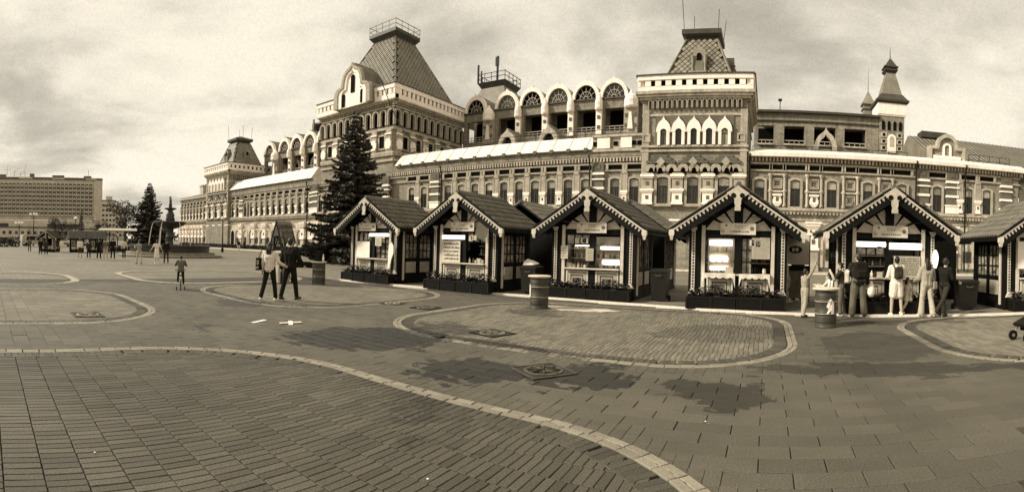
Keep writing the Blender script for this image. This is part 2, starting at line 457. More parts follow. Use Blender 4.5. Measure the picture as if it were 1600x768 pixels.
while y < 15.6:
    x = -20.2 + (row % 2) * .28
    while x < 12:
        if vis(x, y, FAR):
            dmin = min(sd(x, y, L) for L in LOOPS)
            if dmin > .30: slabs.rect(x, y, .56, .27, random.uniform(-.006, .006), .88, 1.12, .0046, .0042)
            elif dmin > -.3:       # cut pieces along the curved borders
                for q in (-.21, -.07, .07, .21):
                    for w in (-.0675, .0675):
                        if min(sd(x + q, y + w, L) for L in LOOPS) > -.05: slabs.rect(x + q, y + w, .142, .137, 0, .9, 1.1, .001, .001)
        x += .56
    y += .27; row += 1
for li, L in enumerate(LOOPS[:5]):
    bt = bA if li == 0 else bB
    y = L[2] + .2; row = 0
    while y < L[3]:
        x = L[0] + .1 + random.uniform(0, .09)
        while x < L[1]:
            if vis(x, y, 20.5) and sd(x, y, L) < -.36:
                bt.rect(x, y, .09, .30, random.uniform(-.018, .018), .78, 1.2, .0034 if li else .0027, .0042 if li else .0058)
            x += .09
        y += .30; row += 1
    for off, ln, dp, tl, (lo, hi) in ((.05, .24, .1, bd, (.82, 1.15)), (.15, .24, .1, bd, (.8, 1.12)), (.345, .1, .27, sol, (.7, 1.05))):
        P = rrect(L[0], L[1], L[2], L[3], L[4]); n = len(P); acc = 0
        # inset path
        Q = []
        for i in range(n):
            a, c = P[i - 1], P[(i + 1) % n]; tx, ty = c[0] - a[0], c[1] - a[1]; l = hypot(tx, ty); Q.append((P[i][0] - ty / l * off, P[i][1] + tx / l * off))
        for i in range(n):
            a, c = Q[i], Q[(i + 1) % n]; l = hypot(c[0] - a[0], c[1] - a[1]); acc += l
            if acc >= ln:
                acc -= ln
                if vis(c[0], c[1], FAR): tl.rect(c[0], c[1], ln, dp, atan2(c[1] - a[1], c[0] - a[0]), lo, hi, .005)
def emit_tiles(tl, name, m, nmax, h, z):
    it = sorted(tl.items, key=lambda t: t[0] ** 2 + t[1] ** 2)
    def build(group, nm, kind=None):
        vs, fs, ti = [], [], []
        for (cx, cy, hx, hy, an, tn) in group:
            v, f = tile_geo(cx, cy, hx, hy, an, h, z + random.uniform(-.0015, .0015)); o = len(vs); vs += v; fs += [tuple(i + o for i in q) for q in f]; ti += [tn] * 12
        me = bpy.data.meshes.new(nm); me.from_pydata(vs, [], fs); me.materials.append(m)
        a = me.attributes.new('tint', 'FLOAT', 'POINT'); a.data.foreach_set('value', ti); me.update()
        o = place(nm, me, PAV)
        if kind: o['kind'] = kind
        return o
    for t in it[:nmax]: build([t], name)
    if it[nmax:]: build(it[nmax:], name + 's_beyond' if False else name, 'stuff')
emit_tiles(slabs, 'paving_slab', m_slab, 300, .03, 0)
emit_tiles(bA, 'paving_brick', m_brickA, 300, .03, 0)
emit_tiles(bB, 'block_paver', m_brickB, 300, .03, 0)
emit_tiles(bd, 'border_brick', m_border, 300, .03, .004)
emit_tiles(sol, 'edging_brick', m_brickA, 300, .03, .004)
# farther border bands, too fine to tell the bricks apart
fb = MB()
for L in LOOPS[3:]:
    P = rrect(L[0], L[1], L[2], L[3], L[4], .3); Q = rrect(L[0] + .24, L[1] - .24, L[2] + .24, L[3] - .24, L[4] - .24, .3)
    P = [(L[0] + L[1]) / 2, ] and P
    n = 120
    def rs(P):
        return [P[int(i * len(P) / n)] for i in range(n)]
    if L in LOOPS[5:]:
        a = rs(P); mx, my = (L[0] + L[1]) / 2, (L[2] + L[3]) / 2
        b_ = [(px - (px - mx) / hypot(px - mx, py - my) * .34, py - (py - my) / hypot(px - mx, py - my) * .34) for px, py in a]
        o = len(fb.v); fb.v += [(x, y, -.02) for x, y in a] + [(x, y, -.02) for x, y in b_]
        fb.f += [(o + i, o + (i + 1) % n, o + n + (i + 1) % n, o + n + i) for i in range(n)]
# long pale paving lines farther out
for (p, q) in (((-60, 26.5), (-20, 24.6)), ((-52, 31), (-36, 30.2))):
    dx, dy = q[0] - p[0], q[1] - p[1]; l = hypot(dx, dy); nx, ny = -dy / l * .2, dx / l * .2
    fb.add([(p[0] - nx, p[1] - ny, -.02), (q[0] - nx, q[1] - ny, -.02), (q[0] + nx, q[1] + ny, -.02), (p[0] + nx, p[1] + ny, -.02)], [(0, 1, 2, 3)])
tag(part('border_band', fb, mat('pale border band', .3, var=.2, fine=.2), PAV), kind='stuff')
# pale walk in front of the hall and the kerb before the kiosks
wk = MB(); wk.box(-122, 28, 43.5, 50.2, -.2, .02)
tag(part('hall_pavement', wk, mat('pale asphalt', .24, var=.2, scale=.3)), kind='structure')
wk = MB(); wk.box(-122, 28, 43.2, 43.5, -.2, .1)
tag(part('hall_kerb', wk, mat('kerb stone', .62)), kind='structure')
ap = MB()
xs = [-18.4 + i * .5 for i in range(int(38 / .5))]
ap.prism([(x, kerb_y(x) + .12) for x in xs] + [(xs[-1], 24.6), (xs[0], 24.6)], -.2, .035, 'z')
tag(part('kiosk_apron', ap, mat('worn asphalt apron', .16, var=.25, scale=.7, fine=.25, fscale=30)), kind='structure')
kb = MB()
for a, c in zip(xs, xs[1:]):
    kb.add([(a, kerb_y(a), -.1), (c - .006, kerb_y(c), -.1), (c - .006, kerb_y(c) + .16, -.1), (a, kerb_y(a) + .16, -.1), (a, kerb_y(a), .055), (c - .006, kerb_y(c), .055), (c - .006, kerb_y(c) + .16, .055), (a, kerb_y(a) + .16, .055)],
        [(0, 3, 2, 1), (4, 5, 6, 7), (0, 1, 5, 4), (1, 2, 6, 5), (2, 3, 7, 6), (3, 0, 4, 7)])
tag(part('kerb', kb, mat('pale kerb stone', .72, var=.12)), kind='structure')
# manholes
m_castlight = mat('worn bright iron', .34, rough=.45, var=.4, scale=8, metal=.3)
m_mframe = mat('worn concrete frame', .065, var=.3, scale=6, fine=.3)
def manhole(x, y, s, rz, style, label):
    t = thing('manhole', label, 'manhole', (x, y, .006), rz)
    f = MB(); w = .035
    for a in range(4):
        b_ = MB().box(-s / 2, s / 2 - w, -s / 2, -s / 2 + w, 0, .012); b_.xf(Matrix.Rotation(a * pi / 2, 4, 'Z')); f.add(b_.v, b_.f)
    part('frame', f, m_mframe if style != 'dark' else m_iron, t)
    part('pit_plate', MB().box(-s / 2 + w, s / 2 - w, -s / 2 + w, s / 2 - w, 0, .004), mat('dark iron plate', .02, rough=.5), t)
    r = s / 2 - .08
    g = MB(); o = arc(0, 0, r, 0, 360, 28)[:-1]; i = arc(0, 0, r - .05, 0, 360, 28)[:-1]
    g.ring(o, i, 0, .012, True)
    o = arc(0, 0, r * .45, 0, 360, 20)[:-1]; i = arc(0, 0, r * .3, 0, 360, 20)[:-1]
    g.ring(o, i, 0, .012, True)
    for k in range(8 if style == 'grate' else 5):
        a = k * 2 * pi / (8 if style == 'grate' else 5) + .3
        g.beam((.04 * cos(a), 0.006, .04 * sin(a)), ((r - .03) * cos(a), .006, (r - .03) * sin(a)), .012, .05, (0, 1, 0))
    g.v = [(x, z, .004 + yy) for x, yy, z in g.v]
    part('grating', g, (m_castlight if s < .7 else mat('worn iron grating', .10, rough=.4, var=.7, scale=9, fine=.3, metal=.3)) if style != 'dark' else mat('dull iron grating', .16, rough=.45), t)
manhole(-3.03, 6.36, .72, -.6, 'grate', 'round spoked drain grate in a square frame, in the wet patch nearest the camera')
manhole(-5.2, 8.5, .68, -.26, 'dark', 'dark square manhole cover inside the loop of tan pavers')
manhole(-8.65, 10.6, .66, .12, 'dark', 'dark square manhole cover just outside the tip of the loop left of the round barrel')
manhole(-9.9, 10.6, .62, .12, 'grate', 'small bright manhole beside the dark square one, farther left')
manhole(-10.87, 2.28, .66, .0, 'grate', 'bright worn manhole in the loop at the left edge')
# strips of white paper on the ground
m_paper = mat('white paper', .8, var=.05, fine=0)
for i, (x, y, l, a, lab) in enumerate(((-9.12, 5.62, .5, 2.0, 'long white paper strip at the left of the flat cross on the plaza'), (-8.62, 6.1, .52, 2.55, 'white paper strip forming one arm of the flat cross on the plaza'), (-8.62, 6.1, .5, 1.35, 'white paper strip crossing over the other one on the plaza'))):
    p = MB().box(-l / 2, l / 2, -.045, .045, 0, .006)
    o = part('paper_strip', p, m_paper, None, (x, y, .004 + .007 * i), a); tag(o, lab, 'paper strip', 'paper strips on the plaza')
# shallow puddle by the kerb, its bright reflection painted as a pale patch
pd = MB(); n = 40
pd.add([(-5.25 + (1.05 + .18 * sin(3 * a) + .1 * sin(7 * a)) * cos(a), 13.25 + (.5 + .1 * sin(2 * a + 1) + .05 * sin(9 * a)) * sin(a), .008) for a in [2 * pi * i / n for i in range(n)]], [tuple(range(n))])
tag(part('painted_puddle_sheen', pd, mat('pale painted puddle sheen', .5, rough=.8, var=.3, scale=2)), kind='structure')

rs_ = random.Random(21)
for i, (x, y, lab) in enumerate(((-.6, 5.1, 'white scrap of paper on the right hand slabs'), (-2.3, 2.9, 'white scrap on the brown bricks at bottom centre'), (-3.9, .9, 'white scrap on the brown bricks at lower left'), (-15.4, 3.9, 'white scrap on the slabs left of the riding child'))):
    q = MB().add([(-.009, -.007, 0), (.01, -.009, .004), (.011, .007, .002), (-.007, .009, .005), (0, 0, .009)], [(0, 1, 4), (1, 2, 4), (2, 3, 4), (3, 0, 4)]); o = part('paper_scrap', q, m_paper, None, (x, y, .004), rs_.uniform(0, 6)); tag(o, lab, 'litter', 'paper scraps on the paving')
# ------------------------------------------------------------------ the great fair hall
HALL = thing('exhibition_hall', 'long ornate brick fair hall with tent roofed towers filling the far side of the square', 'building', (0, 50, 0))
YF = 0.0       # local y of the main front; upper storeys stand back at y = 16
m_sash = mat('dark window sash', .03, rough=.6, var=0, fine=0)
m_surr = mat('brick window surround', .36, streak=.2, var=.2, scale=2, fine=.2, fscale=10)
m_lite = mat('pale pane with painted reflection', .26, rnd=.6, rough=.12, var=.35, scale=1.2, fine=0, spec=.6)  # pale base colour stands in for reflections on the upper glass
_frames = {}
def P(name, mb, m, parent=None, loc=(0, 0, 0), rz=0, kind=None): return part(name, mb, m, parent or HALL, loc, rz, kind=kind)
def seg_arch(w, z0, z1, rise, n=8):
    # closed outline (xz) of an opening with a segmental head
    return [(-w, z0), (w, z0)] + [(w - 2 * w * i / n, z1 - rise + rise * sin(pi * i / n)) for i in range(n + 1)]
# --- window: surround (the part), sash and panes (sub-parts); shared meshes
def win_meshes(w, h, sw, key):
    if key in _frames: return _frames[key]
    o = seg_arch(w + sw, -.18, h + sw, .22); i = seg_arch(w, 0, h, .16)
    a = MB(); a.ring(o, i, -.26, .02, True); a.box(-w - sw - .08, w + sw + .08, -.36, .0, -.3, -.16)
    b = MB(); bw_ = .055
    b.ring(seg_arch(w, 0, h, .16), seg_arch(w - .08, .08, h - .08, .14), -.14, -.04, True)
    b.box(-.05, .05, -.16, -.05, .05, h * .66); b.box(-w + .05, w - .05, -.165, -.05, h * .64, h * .64 + .1)
    for s in (-1, 1): b.box(s * w * .5 - .015, s * w * .5 + .015, -.13, -.05, .08, h * .64)
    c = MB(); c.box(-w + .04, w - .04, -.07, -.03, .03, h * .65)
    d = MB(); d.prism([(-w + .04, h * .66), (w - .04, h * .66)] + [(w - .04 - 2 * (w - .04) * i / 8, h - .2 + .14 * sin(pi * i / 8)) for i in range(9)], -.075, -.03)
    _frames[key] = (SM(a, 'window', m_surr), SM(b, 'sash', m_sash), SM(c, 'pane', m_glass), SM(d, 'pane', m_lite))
    return _frames[key]
def window(x, z, y=YF, w=.5, h=2.7, sw=.24, key='std', rz=0, parent=None):
    ms = win_meshes(w, h, sw, key)
    o = place('window', ms[0], parent or HALL, (x, y, z), rz)
    place('sash', ms[1], o); place('pane', ms[2], o); place('pane', ms[3], o)
    return o
# --- ground floor arch (niche with door or shop window)
def arch_meshes():
    if 'arch' in _frames: return _frames['arch']
    o = [(1.05, .4)] + arc(0, 2.9, 1.05, 0, 180, 12) + [(-1.05, .4)]; i = [(.78, .4)] + arc(0, 2.9, .78, 0, 180, 12) + [(-.78, .4)]
    a = MB().ring(o, i, -.22, 0); a.ring([(1.25, 2.9)] + arc(0, 2.9, 1.25, 0, 180, 12) + [(-1.25, 2.9)], [(1.05, 2.9)] + arc(0, 2.9, 1.05, 0, 180, 12) + [(-1.05, 2.9)], -.12, 0)
    f = MB().prism([(-.78, .4), (.78, .4)] + arc(0, 2.9, .78, 0, 180, 12), -.05, .0)
    p = MB().box(-.5, .5, -.09, -.05, 1.1, 2.3); p.box(-.04, .04, -.11, -.05, 1.1, 2.3)
    _frames['arch'] = (SM(a, 'arch', m_plaster), SM(f, 'infill', m_plaster), SM(p, 'pane', m_glass), SM(f, 'doorway', m_void))
    return _frames['arch']
def arch(x, dark=False):
    ms = arch_meshes(); o = place('arch', ms[0], HALL, (x, YF - .02, 0))
    if dark: place('doorway', ms[3], o)
    else: place('infill', ms[1], o); place('pane', ms[2], o)
# --- ground floor pilaster: brown plinth, white block with stepped capital
def gpil_meshes():
    if 'gp' in _frames: return _frames['gp']
    a = MB().box(-.48, .48, -.42, 0, .0, 2.1); a.box(-.55, .55, -.5, 0, 0, .5)
    b = MB()
    for (w, d, z0, z1) in ((.62, .55, 2.1, 2.35), (.5, .42, 2.35, 3.6), (.58, .48, 3.6, 3.75), (.44, .4, 3.75, 4.3), (.54, .48, 4.3, 4.5), (.68, .58, 4.5, 4.75), (.8, .66, 4.75, 4.95)): b.box(-w, w, -d, 0, z0, z1)
    k = MB()
    for s in (-1, 1): k.box(s * .28 - .09, s * .28 + .09, -.52, -.4, 3.9, 4.12)
    k.box(-.16, .16, -.48, -.4, 2.75, 3.2)
    _frames['gp'] = (SM(a, 'pilaster', m_stone), SM(b, 'capital', m_white), SM(k, 'relief', m_walld))
    return _frames['gp']
def gpil(x):
    ms = gpil_meshes(); o = place('pilaster', ms[0], HALL, (x, YF, 0)); place('capital', ms[1], o); place('relief', ms[2], o)
# --- upper pilaster: brick shaft above a white block
def upil_meshes(key):
    if key in _frames: return _frames[key]
    if key == 'slim':
        a = MB(); a.box(-.2, .2, -.3, 0, 7.9, 10.1); a.box(-.3, .3, -.36, 0, 9.7, 9.95)
        for s in (-1, 1): a.tube([(s * .3, -.22, 6.5), (s * .3, -.22, 9.7)], .11, 8)
        b = MB()
        for (w, d, z0, z1) in ((.3, .4, 6.45, 6.7), (.24, .34, 6.7, 7.5), (.32, .42, 7.5, 7.65), (.4, .46, 7.65, 7.9)): b.box(-w, w, -d, 0, z0, z1)
        k = MB().box(-.1, .1, -.37, -.3, 6.95, 7.25)
    elif key == 'wide':
        a = MB()
        a.box(-.65, .65, -.3, 0, 6.35, 11.0)
        b = MB()
        for z in (6.35, 8.05, 9.6): b.box(-.72, .72, -.4, 0, z, z + (.75 if z < 7 else .25))
        b.box(-.8, .8, -.46, 0, 7.1, 7.25); b.box(-.76, .76, -.42, 0, 9.05, 9.2)
        k = MB().box(-.3, .3, -.34, -.28, 10.2, 10.7)
    else:   # pavilion
        a = MB(); a.box(-.55, .55, -.32, 0, 6.35, 9.6)
        b = MB()
        for (w, d, z0, z1) in ((.6, .5, 6.4, 6.6), (.52, .42, 6.6, 7.6), (.62, .5, 7.6, 7.75), (.72, .58, 7.75, 7.95), (.6, .44, 9.05, 9.2), (.72, .54, 9.2, 9.45)): b.box(-w, w, -d, 0, z0, z1)
        k = MB(); k.box(-.15, .15, -.46, -.4, 6.95, 7.3); k.box(-.17, .17, -.36, -.3, 8.35, 8.75)
    _frames[key] = (SM(a, 'pilaster', m_surr if key != 'wide' else m_walld), SM(b, 'stone_block', m_white), SM(k, 'relief', m_walld))
    return _frames[key]
def upil(x, key='slim', y=YF):
    ms = upil_meshes(key); o = place('pilaster', ms[0], HALL, (x, y, 0)); place('stone_block', ms[1], o); place('relief', ms[2], o)
# --- niche of the right wing: framed square between balusters over a white bowl
def niche_meshes():
    if 'ni' in _frames: return _frames['ni']
    a = MB()
    for s in (-1, 1):
        a.lathe([(.17, 6.4), (.2, 6.6), (.12, 6.7), (.13, 7.8), (.2, 7.9), (.2, 8.05), (.12, 8.15), (.13, 9.3), (.22, 9.5), (.22, 9.7)], s * .72, -.26, 8)
    a.box(-.95, .95, -.3, 0, 9.55, 9.72); a.box(-.95, .95, -.3, 0, 7.86, 8.04)
    sq = lambda r, cz: [(r, cz - r), (r, cz + r), (-r, cz + r), (-r, cz - r)]
    f = MB().ring(sq(.5, 8.75), sq(.38, 8.75), -.22, 0, True); f.ring(sq(.34, 8.75), sq(.24, 8.75), -.14, 0, True)
    w = MB()
    for (hw, d, z0, z1) in ((.2, .3, 6.42, 6.55), (.34, .36, 6.55, 6.7), (.44, .4, 6.7, 7.15), (.36, .34, 7.15, 7.5), (.5, .44, 7.5, 7.68)): w.box(-hw, hw, -d, 0, z0, z1)
    k = MB().box(-.14, .14, -.43, -.38, 6.95, 7.4); k.box(-.19, .19, -.06, 0, 8.56, 8.94)
    _frames['ni'] = (SM(a, 'niche', m_stone), SM(f, 'square_frame', m_surr), SM(w, 'stone_block', m_white), SM(k, 'relief', m_walld))
    f2 = MB().ring(sq(.5, 7.2), sq(.38, 7.2), -.22, 0, True); f2.ring(sq(.34, 7.2), sq(.24, 7.2), -.14, 0, True)
    _frames['ni2'] = SM(f2, 'square_frame', m_surr)
    return _frames['ni']
def niche(x, two=False):
    ms = niche_meshes(); o = place('niche', ms[0], HALL, (x, YF, 0)); place('square_frame', ms[1], o)
    if two: place('square_frame', _frames['ni2'], o)
    else: place('stone_block', ms[2], o)
    place('relief', ms[3], o)

# --- main two-storey walls
wl = MB(); wl.box(-121, 27.4, 0, 16, 0, 12.0)
P('main_wall', wl, m_wall)
gw = MB(); gw.box(-121.05, 27.45, -.06, 0, .0, 5.1)
P('ground_floor_face', gw, m_plaster)
b = MB(); b.box(-121.1, 27.5, -.16, 0, .0, .42); P('base_course', b, m_walld)
b = MB(); b.box(-121.1, 27.5, -.2, 0, 5.1, 5.22); b.box(-121.1, 27.5, -.32, 0, 5.85, 6.05); b.box(-121.1, 27.5, -.46, 0, 6.05, 6.3)
P('string_course', b, m_stone)
b = MB(); b.box(-121.08, 27.48, -.12, 0, 5.22, 5.85); P('frieze', b, m_wall)
b = MB(); b.box(-121.1, 27.5, -.2, 0, 9.95, 10.1); b.box(-121.1, 27.5, -.22, 0, 10.66, 10.82); P('upper_string', b, m_surr)
# dentils under both cornices (too small and too many to single out)
dn = MB()
x = -121.0
while x < 27.4:
    dn.box(x, x + .17, -.34, 0, 10.95, 11.35); dn.box(x, x + .17, -.42, -.2, 5.68, 5.84); x += .36
P('dentils', dn, m_stone, kind='stuff')
b = MB(); b.box(-121.1, 27.5, -.3, 0, 11.35, 11.5); P('cornice_bed', b, m_surr)
# vertical strips between the attic slots + slots
SL = MB(); ST = MB()
def slot(x, w):
    SL.box(x - w / 2, x + w / 2, -.06, .0, 10.2, 10.58)
    for s in (-1, 1): ST.box(x + s * (w / 2 + .15) - .13, x + s * (w / 2 + .15) + .13, -.24, 0, 10.1, 10.66)
rw_win = [-1.0, 2.6, 6.3, 10.0, 13.6]; rw_mid = [.8, 4.5, 8.2, 11.9]
for i, x in enumerate(rw_win): window(x, 6.45); slot(x, 1.9); (arch(x) if x > 3 else None)
for i, x in enumerate(rw_mid): niche(x, i == 2); slot(x, 1.0); gpil(x)
upil(15.9, 'wide'); window(17.5, 6.45); slot(17.5, 1.9); upil(19.2, 'wide'); gpil(15.9); gpil(19.2)
for x in (21.1, 23.3): window(x, 6.45); slot(x, 1.7); arch(x)
upil(22.2); upil(20.1); upil(25.7, 'wide'); gpil(25.7)
PX = (-7.65, -99.0)      # pavilions
for x in PX:
    for d in (-3.1, 0, 3.1): window(x + d, 6.5, YF - .6, .58, 2.7, .3, 'pavwin')
    for d in (-4.65, -1.55, 1.55, 4.65): upil(x + d, 'pav', YF - .6)
    for d in (-4.6, -1.55, 1.55, 4.6): gpil(x + d)
    for d in (-3.1, 0, 3.1): arch(x + d, x < -20 and d == 0)
def gallery_front(x0, n, step, xr, xl):
    for i in range(n):
        x = x0 - i * step; window(x, 6.5); slot(x, 1.35); arch(x, False)
        if i < n - 1: upil(x - step / 2); gpil(x - step / 2) if i % 2 == 0 else None
    return
gallery_front(-19.3, 10, 2.02, 0, 0)
for x in (-13.9, -16.0, -41.4, -43.5): window(x, 6.5); slot(x, 1.5); arch(x)
upil(-14.95); upil(-42.45)
for x in (-17.9, -39.6): upil(x, 'wide'); gpil(x)
gallery_front(-66.4, 10, 2.02, 0, 0)
for x in (-87.0, -90.2, -92.2): window(x, 6.5); slot(x, 1.5); arch(x, x == -92.2)
upil(-91.2)
for x in (-65.0, -88.6): upil(x, 'wide'); gpil(x)
for i in range(8):
    x = -106.2 - i * 1.95; window(x, 6.5); slot(x, 1.3); arch(x, i in (1, 2, 3)); (gpil(x - .97), upil(x - .97))
# big tower front at street level
for x in (-62.2, -59.6, -57.0, -54.5, -51.9, -49.3): window(x, 6.5, YF - .5); arch(x)
for x in (-63.6, -58.3, -53.2, -47.9): upil(x, 'wide', YF - .5); gpil(x)
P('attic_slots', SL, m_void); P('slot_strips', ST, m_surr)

# --- white gutters and glazed skirts
def skirt(x0, x1, z0, z1, squares):
    s = MB()
    s.prism([(-.55, z0), (-.55, z0 + .12), (.9, z1), (1.2, z1), (1.2, z0)], x0, x1, 'x')
    o = P('roof_skirt', s, m_whitem)
    t = MB(); t.box(x0, x1, -.62, -.5, z0 - .06, z0 + .06); part('gutter', t, m_roofd, o)
    t = MB()
    x = x0 + .9
    while x < x1: 
        t.box(x - .04, x + .04, -.6, .9, z0 - .02, z0 + .02) if False else t.beam((x, -.56, z0 + .14), (x, .88, z1 + .02), .05, .05)
        x += 2.02
    part('seam', t, m_trim, o)
    if squares:
        q = MB(); x = x0 + .9
        while x < x1 - .4: q.box(x - .2, x + .2, -.66, -.5, z0 - .12, z0 + .26); x += 2.02
        part('bracket_block', q, m_walld, o)
def parapet(x0, x1, blocks):
    s = MB(); s.box(x0, x1, -.5, .2, 12.0, 12.25); s.box(x0, x1, -.45, .2, 13.55, 13.8); s.box(x0, x1, -.2, .2, 12.25, 13.55)
    P('parapet', s, m_stone)
    w = MB()
    for (a, c) in blocks: w.box(a, c, -.42, -.2, 12.35, 13.45)
    P('parapet_panel', w, m_white)
fb2 = MB(); fb2.box(-121, -2, -.35, 0, 11.5, 12.25); P('upper_frieze', fb2, m_wall)
skirt(-46.4, -18.6, 12.2, 13.9, True)
parapet(-18.6, -13.1, [(-18.0, -16.6), (-15.4, -14.2)])
for x in (-18.3, -16.0, -14.0, -13.4):
    P('parapet_relief', MB().box(x - .22, x + .22, -.3, -.2, 12.65, 13.1), m_void)
skirt(-93.4, -65.0, 12.1, 14.1, False)
skirt(-121.2, -104.6, 11.6, 12.4, False)
g = MB(); g.prism([(-.8, 11.36), (-.8, 11.72), (.6, 12.3), (.6, 11.36)], -2.1, 28.0, 'x'); o = P('white_gutter', g, m_whitem)
# right-end return moulding
b = MB(); b.box(27.4, 27.75, -.4, 16, 10.9, 11.5); P('end_cornice', b, m_stone)
# terrace rails
def rail(x0, x1, y, z, h=.9, dx=2.0):
    r = MB()
    for k in (.5, 1): r.beam((x0, y, z + h * k), (x1, y, z + h * k), .05, .05)
    n = max(1, int((x1 - x0) / dx))
    for i in range(n + 1): x = x0 + (x1 - x0) * i / n; r.beam((x, y, z), (x, y, z + h), .05, .05)
    P('terrace_rail', r, m_iron)
rail(-46.8, -14, 1.5, 13.9); rail(-1.8, 14.5, 1.2, 12.0, .8); rail(22, 27.2, 2, 12.2, 1.2, 1.2)

# --- upper gallery with onion gables (built twice)
m_trac = mat('grey window tracery', .4, var=.1, fine=0)
def gallery_upper(cx, gy=0, gz=0):
    ops = [(-13.5, -10.5), (-7.6, -4.7), (-3.2, -.2), (1.1, 4.0), (5.4, 8.3), (9.6, 12.6)]
    cs = [-11.8, -6.1, -1.8, 2.5, 6.8, 11.0]
    w = MB(); L, R = -14.2, 14.4
    w.box(L, R, 16, 16.6, 13.0, 18.3); w.box(L, R, 16, 16.6, 21.5, 22.9)
    e = L
    for (a, c) in ops: w.box(e, a, 16, 16.6, 18.3, 21.5); e = c
    w.box(e, R, 16, 16.6, 18.3, 21.5); w.box(L, R, 19, 19.4, 13, 22.9); w.box(L, R, 16.6, 19, 22.6, 22.85)
    o = P('gallery_wall', w, m_wall, None, (cx, gy, gz))
    rl = MB()
    for (a, c) in ops:
        rl.box(a, c, 16.2, 16.26, 18.95, 19.05); rl.box(a, c, 16.2, 16.26, 18.6, 18.66)
        for k in range(5): rl.box(a + (c - a) * k / 4 - .03, a + (c - a) * k / 4 + .03, 16.2, 16.26, 18.3, 19.05)
    part('opening_rail', rl, m_trac, o)
    bk = MB()
    for (a, c) in ops: bk.box(a, c, 18.7, 18.8, 18.0, 21.8)
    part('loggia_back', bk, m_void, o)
    lt = MB(); lt.box(L, R, 15.75, 16, 22.75, 22.95); part('eaves', lt, m_roofd, o)
    for i, x in enumerate(cs):
        hw = 2.05
        out = ogee(x, 22.95, hw, 2.95, 10, .9, 84, .87); n = len(out)
        inn = arc(x, 22.95, 1.62, 0, 180, n - 1, 1.95)
        g = P('onion_gable', MB().ring(out, inn, 15.6, 16.2), m_white, None, (cx, gy, gz))
        part('lunette', MB().prism(arc(x, 22.95, 1.66, 0, 180, 14, 1.99), 15.95, 16.05), m_glass if i % 2 else m_void, g)
        t = MB()
        for a in range(0, 181, 30): t.beam((x + .3 * cos(radians(a)), 15.9, 22.98 + .3 * sin(radians(a))), (x + 1.45 * cos(radians(a)), 15.9, 22.98 + 1.7 * sin(radians(a))), .06, .06, (0, 1, 0))
        for r in (.35, .95): t.ring(arc(x, 22.98, r, 0, 180, 12, r * 1.15), arc(x, 22.98, r - .07, 0, 180, 12, (r - .07) * 1.15), 15.86, 15.94)
        part('fan_tracery', t, m_trac, g)
        out2 = ogee(x, 22.9, hw + .06, 2.95, 10, .9, 84, .87); v = MB(); v.prism(out2, 16.2, 22.5)
        part('gable_roof', v, m_rooff, g)
    rf = MB(); rf.prism([(16.3, 22.9), (22.5, 25.2), (28.7, 22.9)], L, R, 'x'); P('gallery_roof', rf, m_rooff, None, (cx, gy, gz))
    for i, x in enumerate((-9.2, -4.0, .5, 4.6, 8.9, 13.6)):
        big = i in (0, 5)
        p = MB()
        if big: p.box(x - .95, x + .95, 15.4, 16, 17.6, 21.7); pm = m_surr
        else: p.box(x - .42, x + .42, 15.6, 16, 17.8, 21.2); pm = m_white
        q = P('gallery_pilaster', p, pm, None, (cx, gy, gz))
        d = MB(); r = .95 if big else .55
        d.lathe([(r * .9, 21.2), (r * 1.05, 21.4), (r, 21.8), (r * 1.02, 22.3), (r * .8, 22.8), (r * .35, 23.2), (.06, 23.7)], x, 15.6, 12); part('cupola', d, m_white, q)
        k = MB()
        for z in (18.6, 20.0):
            for s in ((-.6, .6) if big else (0,)): k.box(x + s - .2, x + s + .2, 15.3 if big else 15.5, 15.62, z, z + .45)
        part('relief', k, m_walld, q)
        if big:
            part('stone_block', MB().frustum(x, 15.3, .4, .15, 18.2, 20.6, .1, .1), m_white, q)
    for x in (-2.0, 4.3) if cx > -50 else (-9, -3.5, 2.5):
        out = ogee(x, 17.2, 1.35, 2.3); n = len(out); k = P('ogee_gable', MB().ring(out, arc(x, 17.2, .8, 0, 180, n - 1, 1.1), 9.0, 9.6), m_stone, None, (cx, 0, -1.5 if cx > -50 else -.6))
        part('gable_roof', MB().prism(ogee(x, 17.2, 1.38, 2.33), 9.6, 13.5), m_rooff, k); part('lunette', MB().prism(arc(x, 17.2, .82, 0, 180, 10, 1.12), 9.4, 9.5), m_void, k)
        part('gable_base', MB().box(x - 1.3, x + 1.3, 9.1, 13, 14.0, 17.2), m_wall, k)
gallery_upper(-32.6); gallery_upper(-79.2, -8, -2.6)

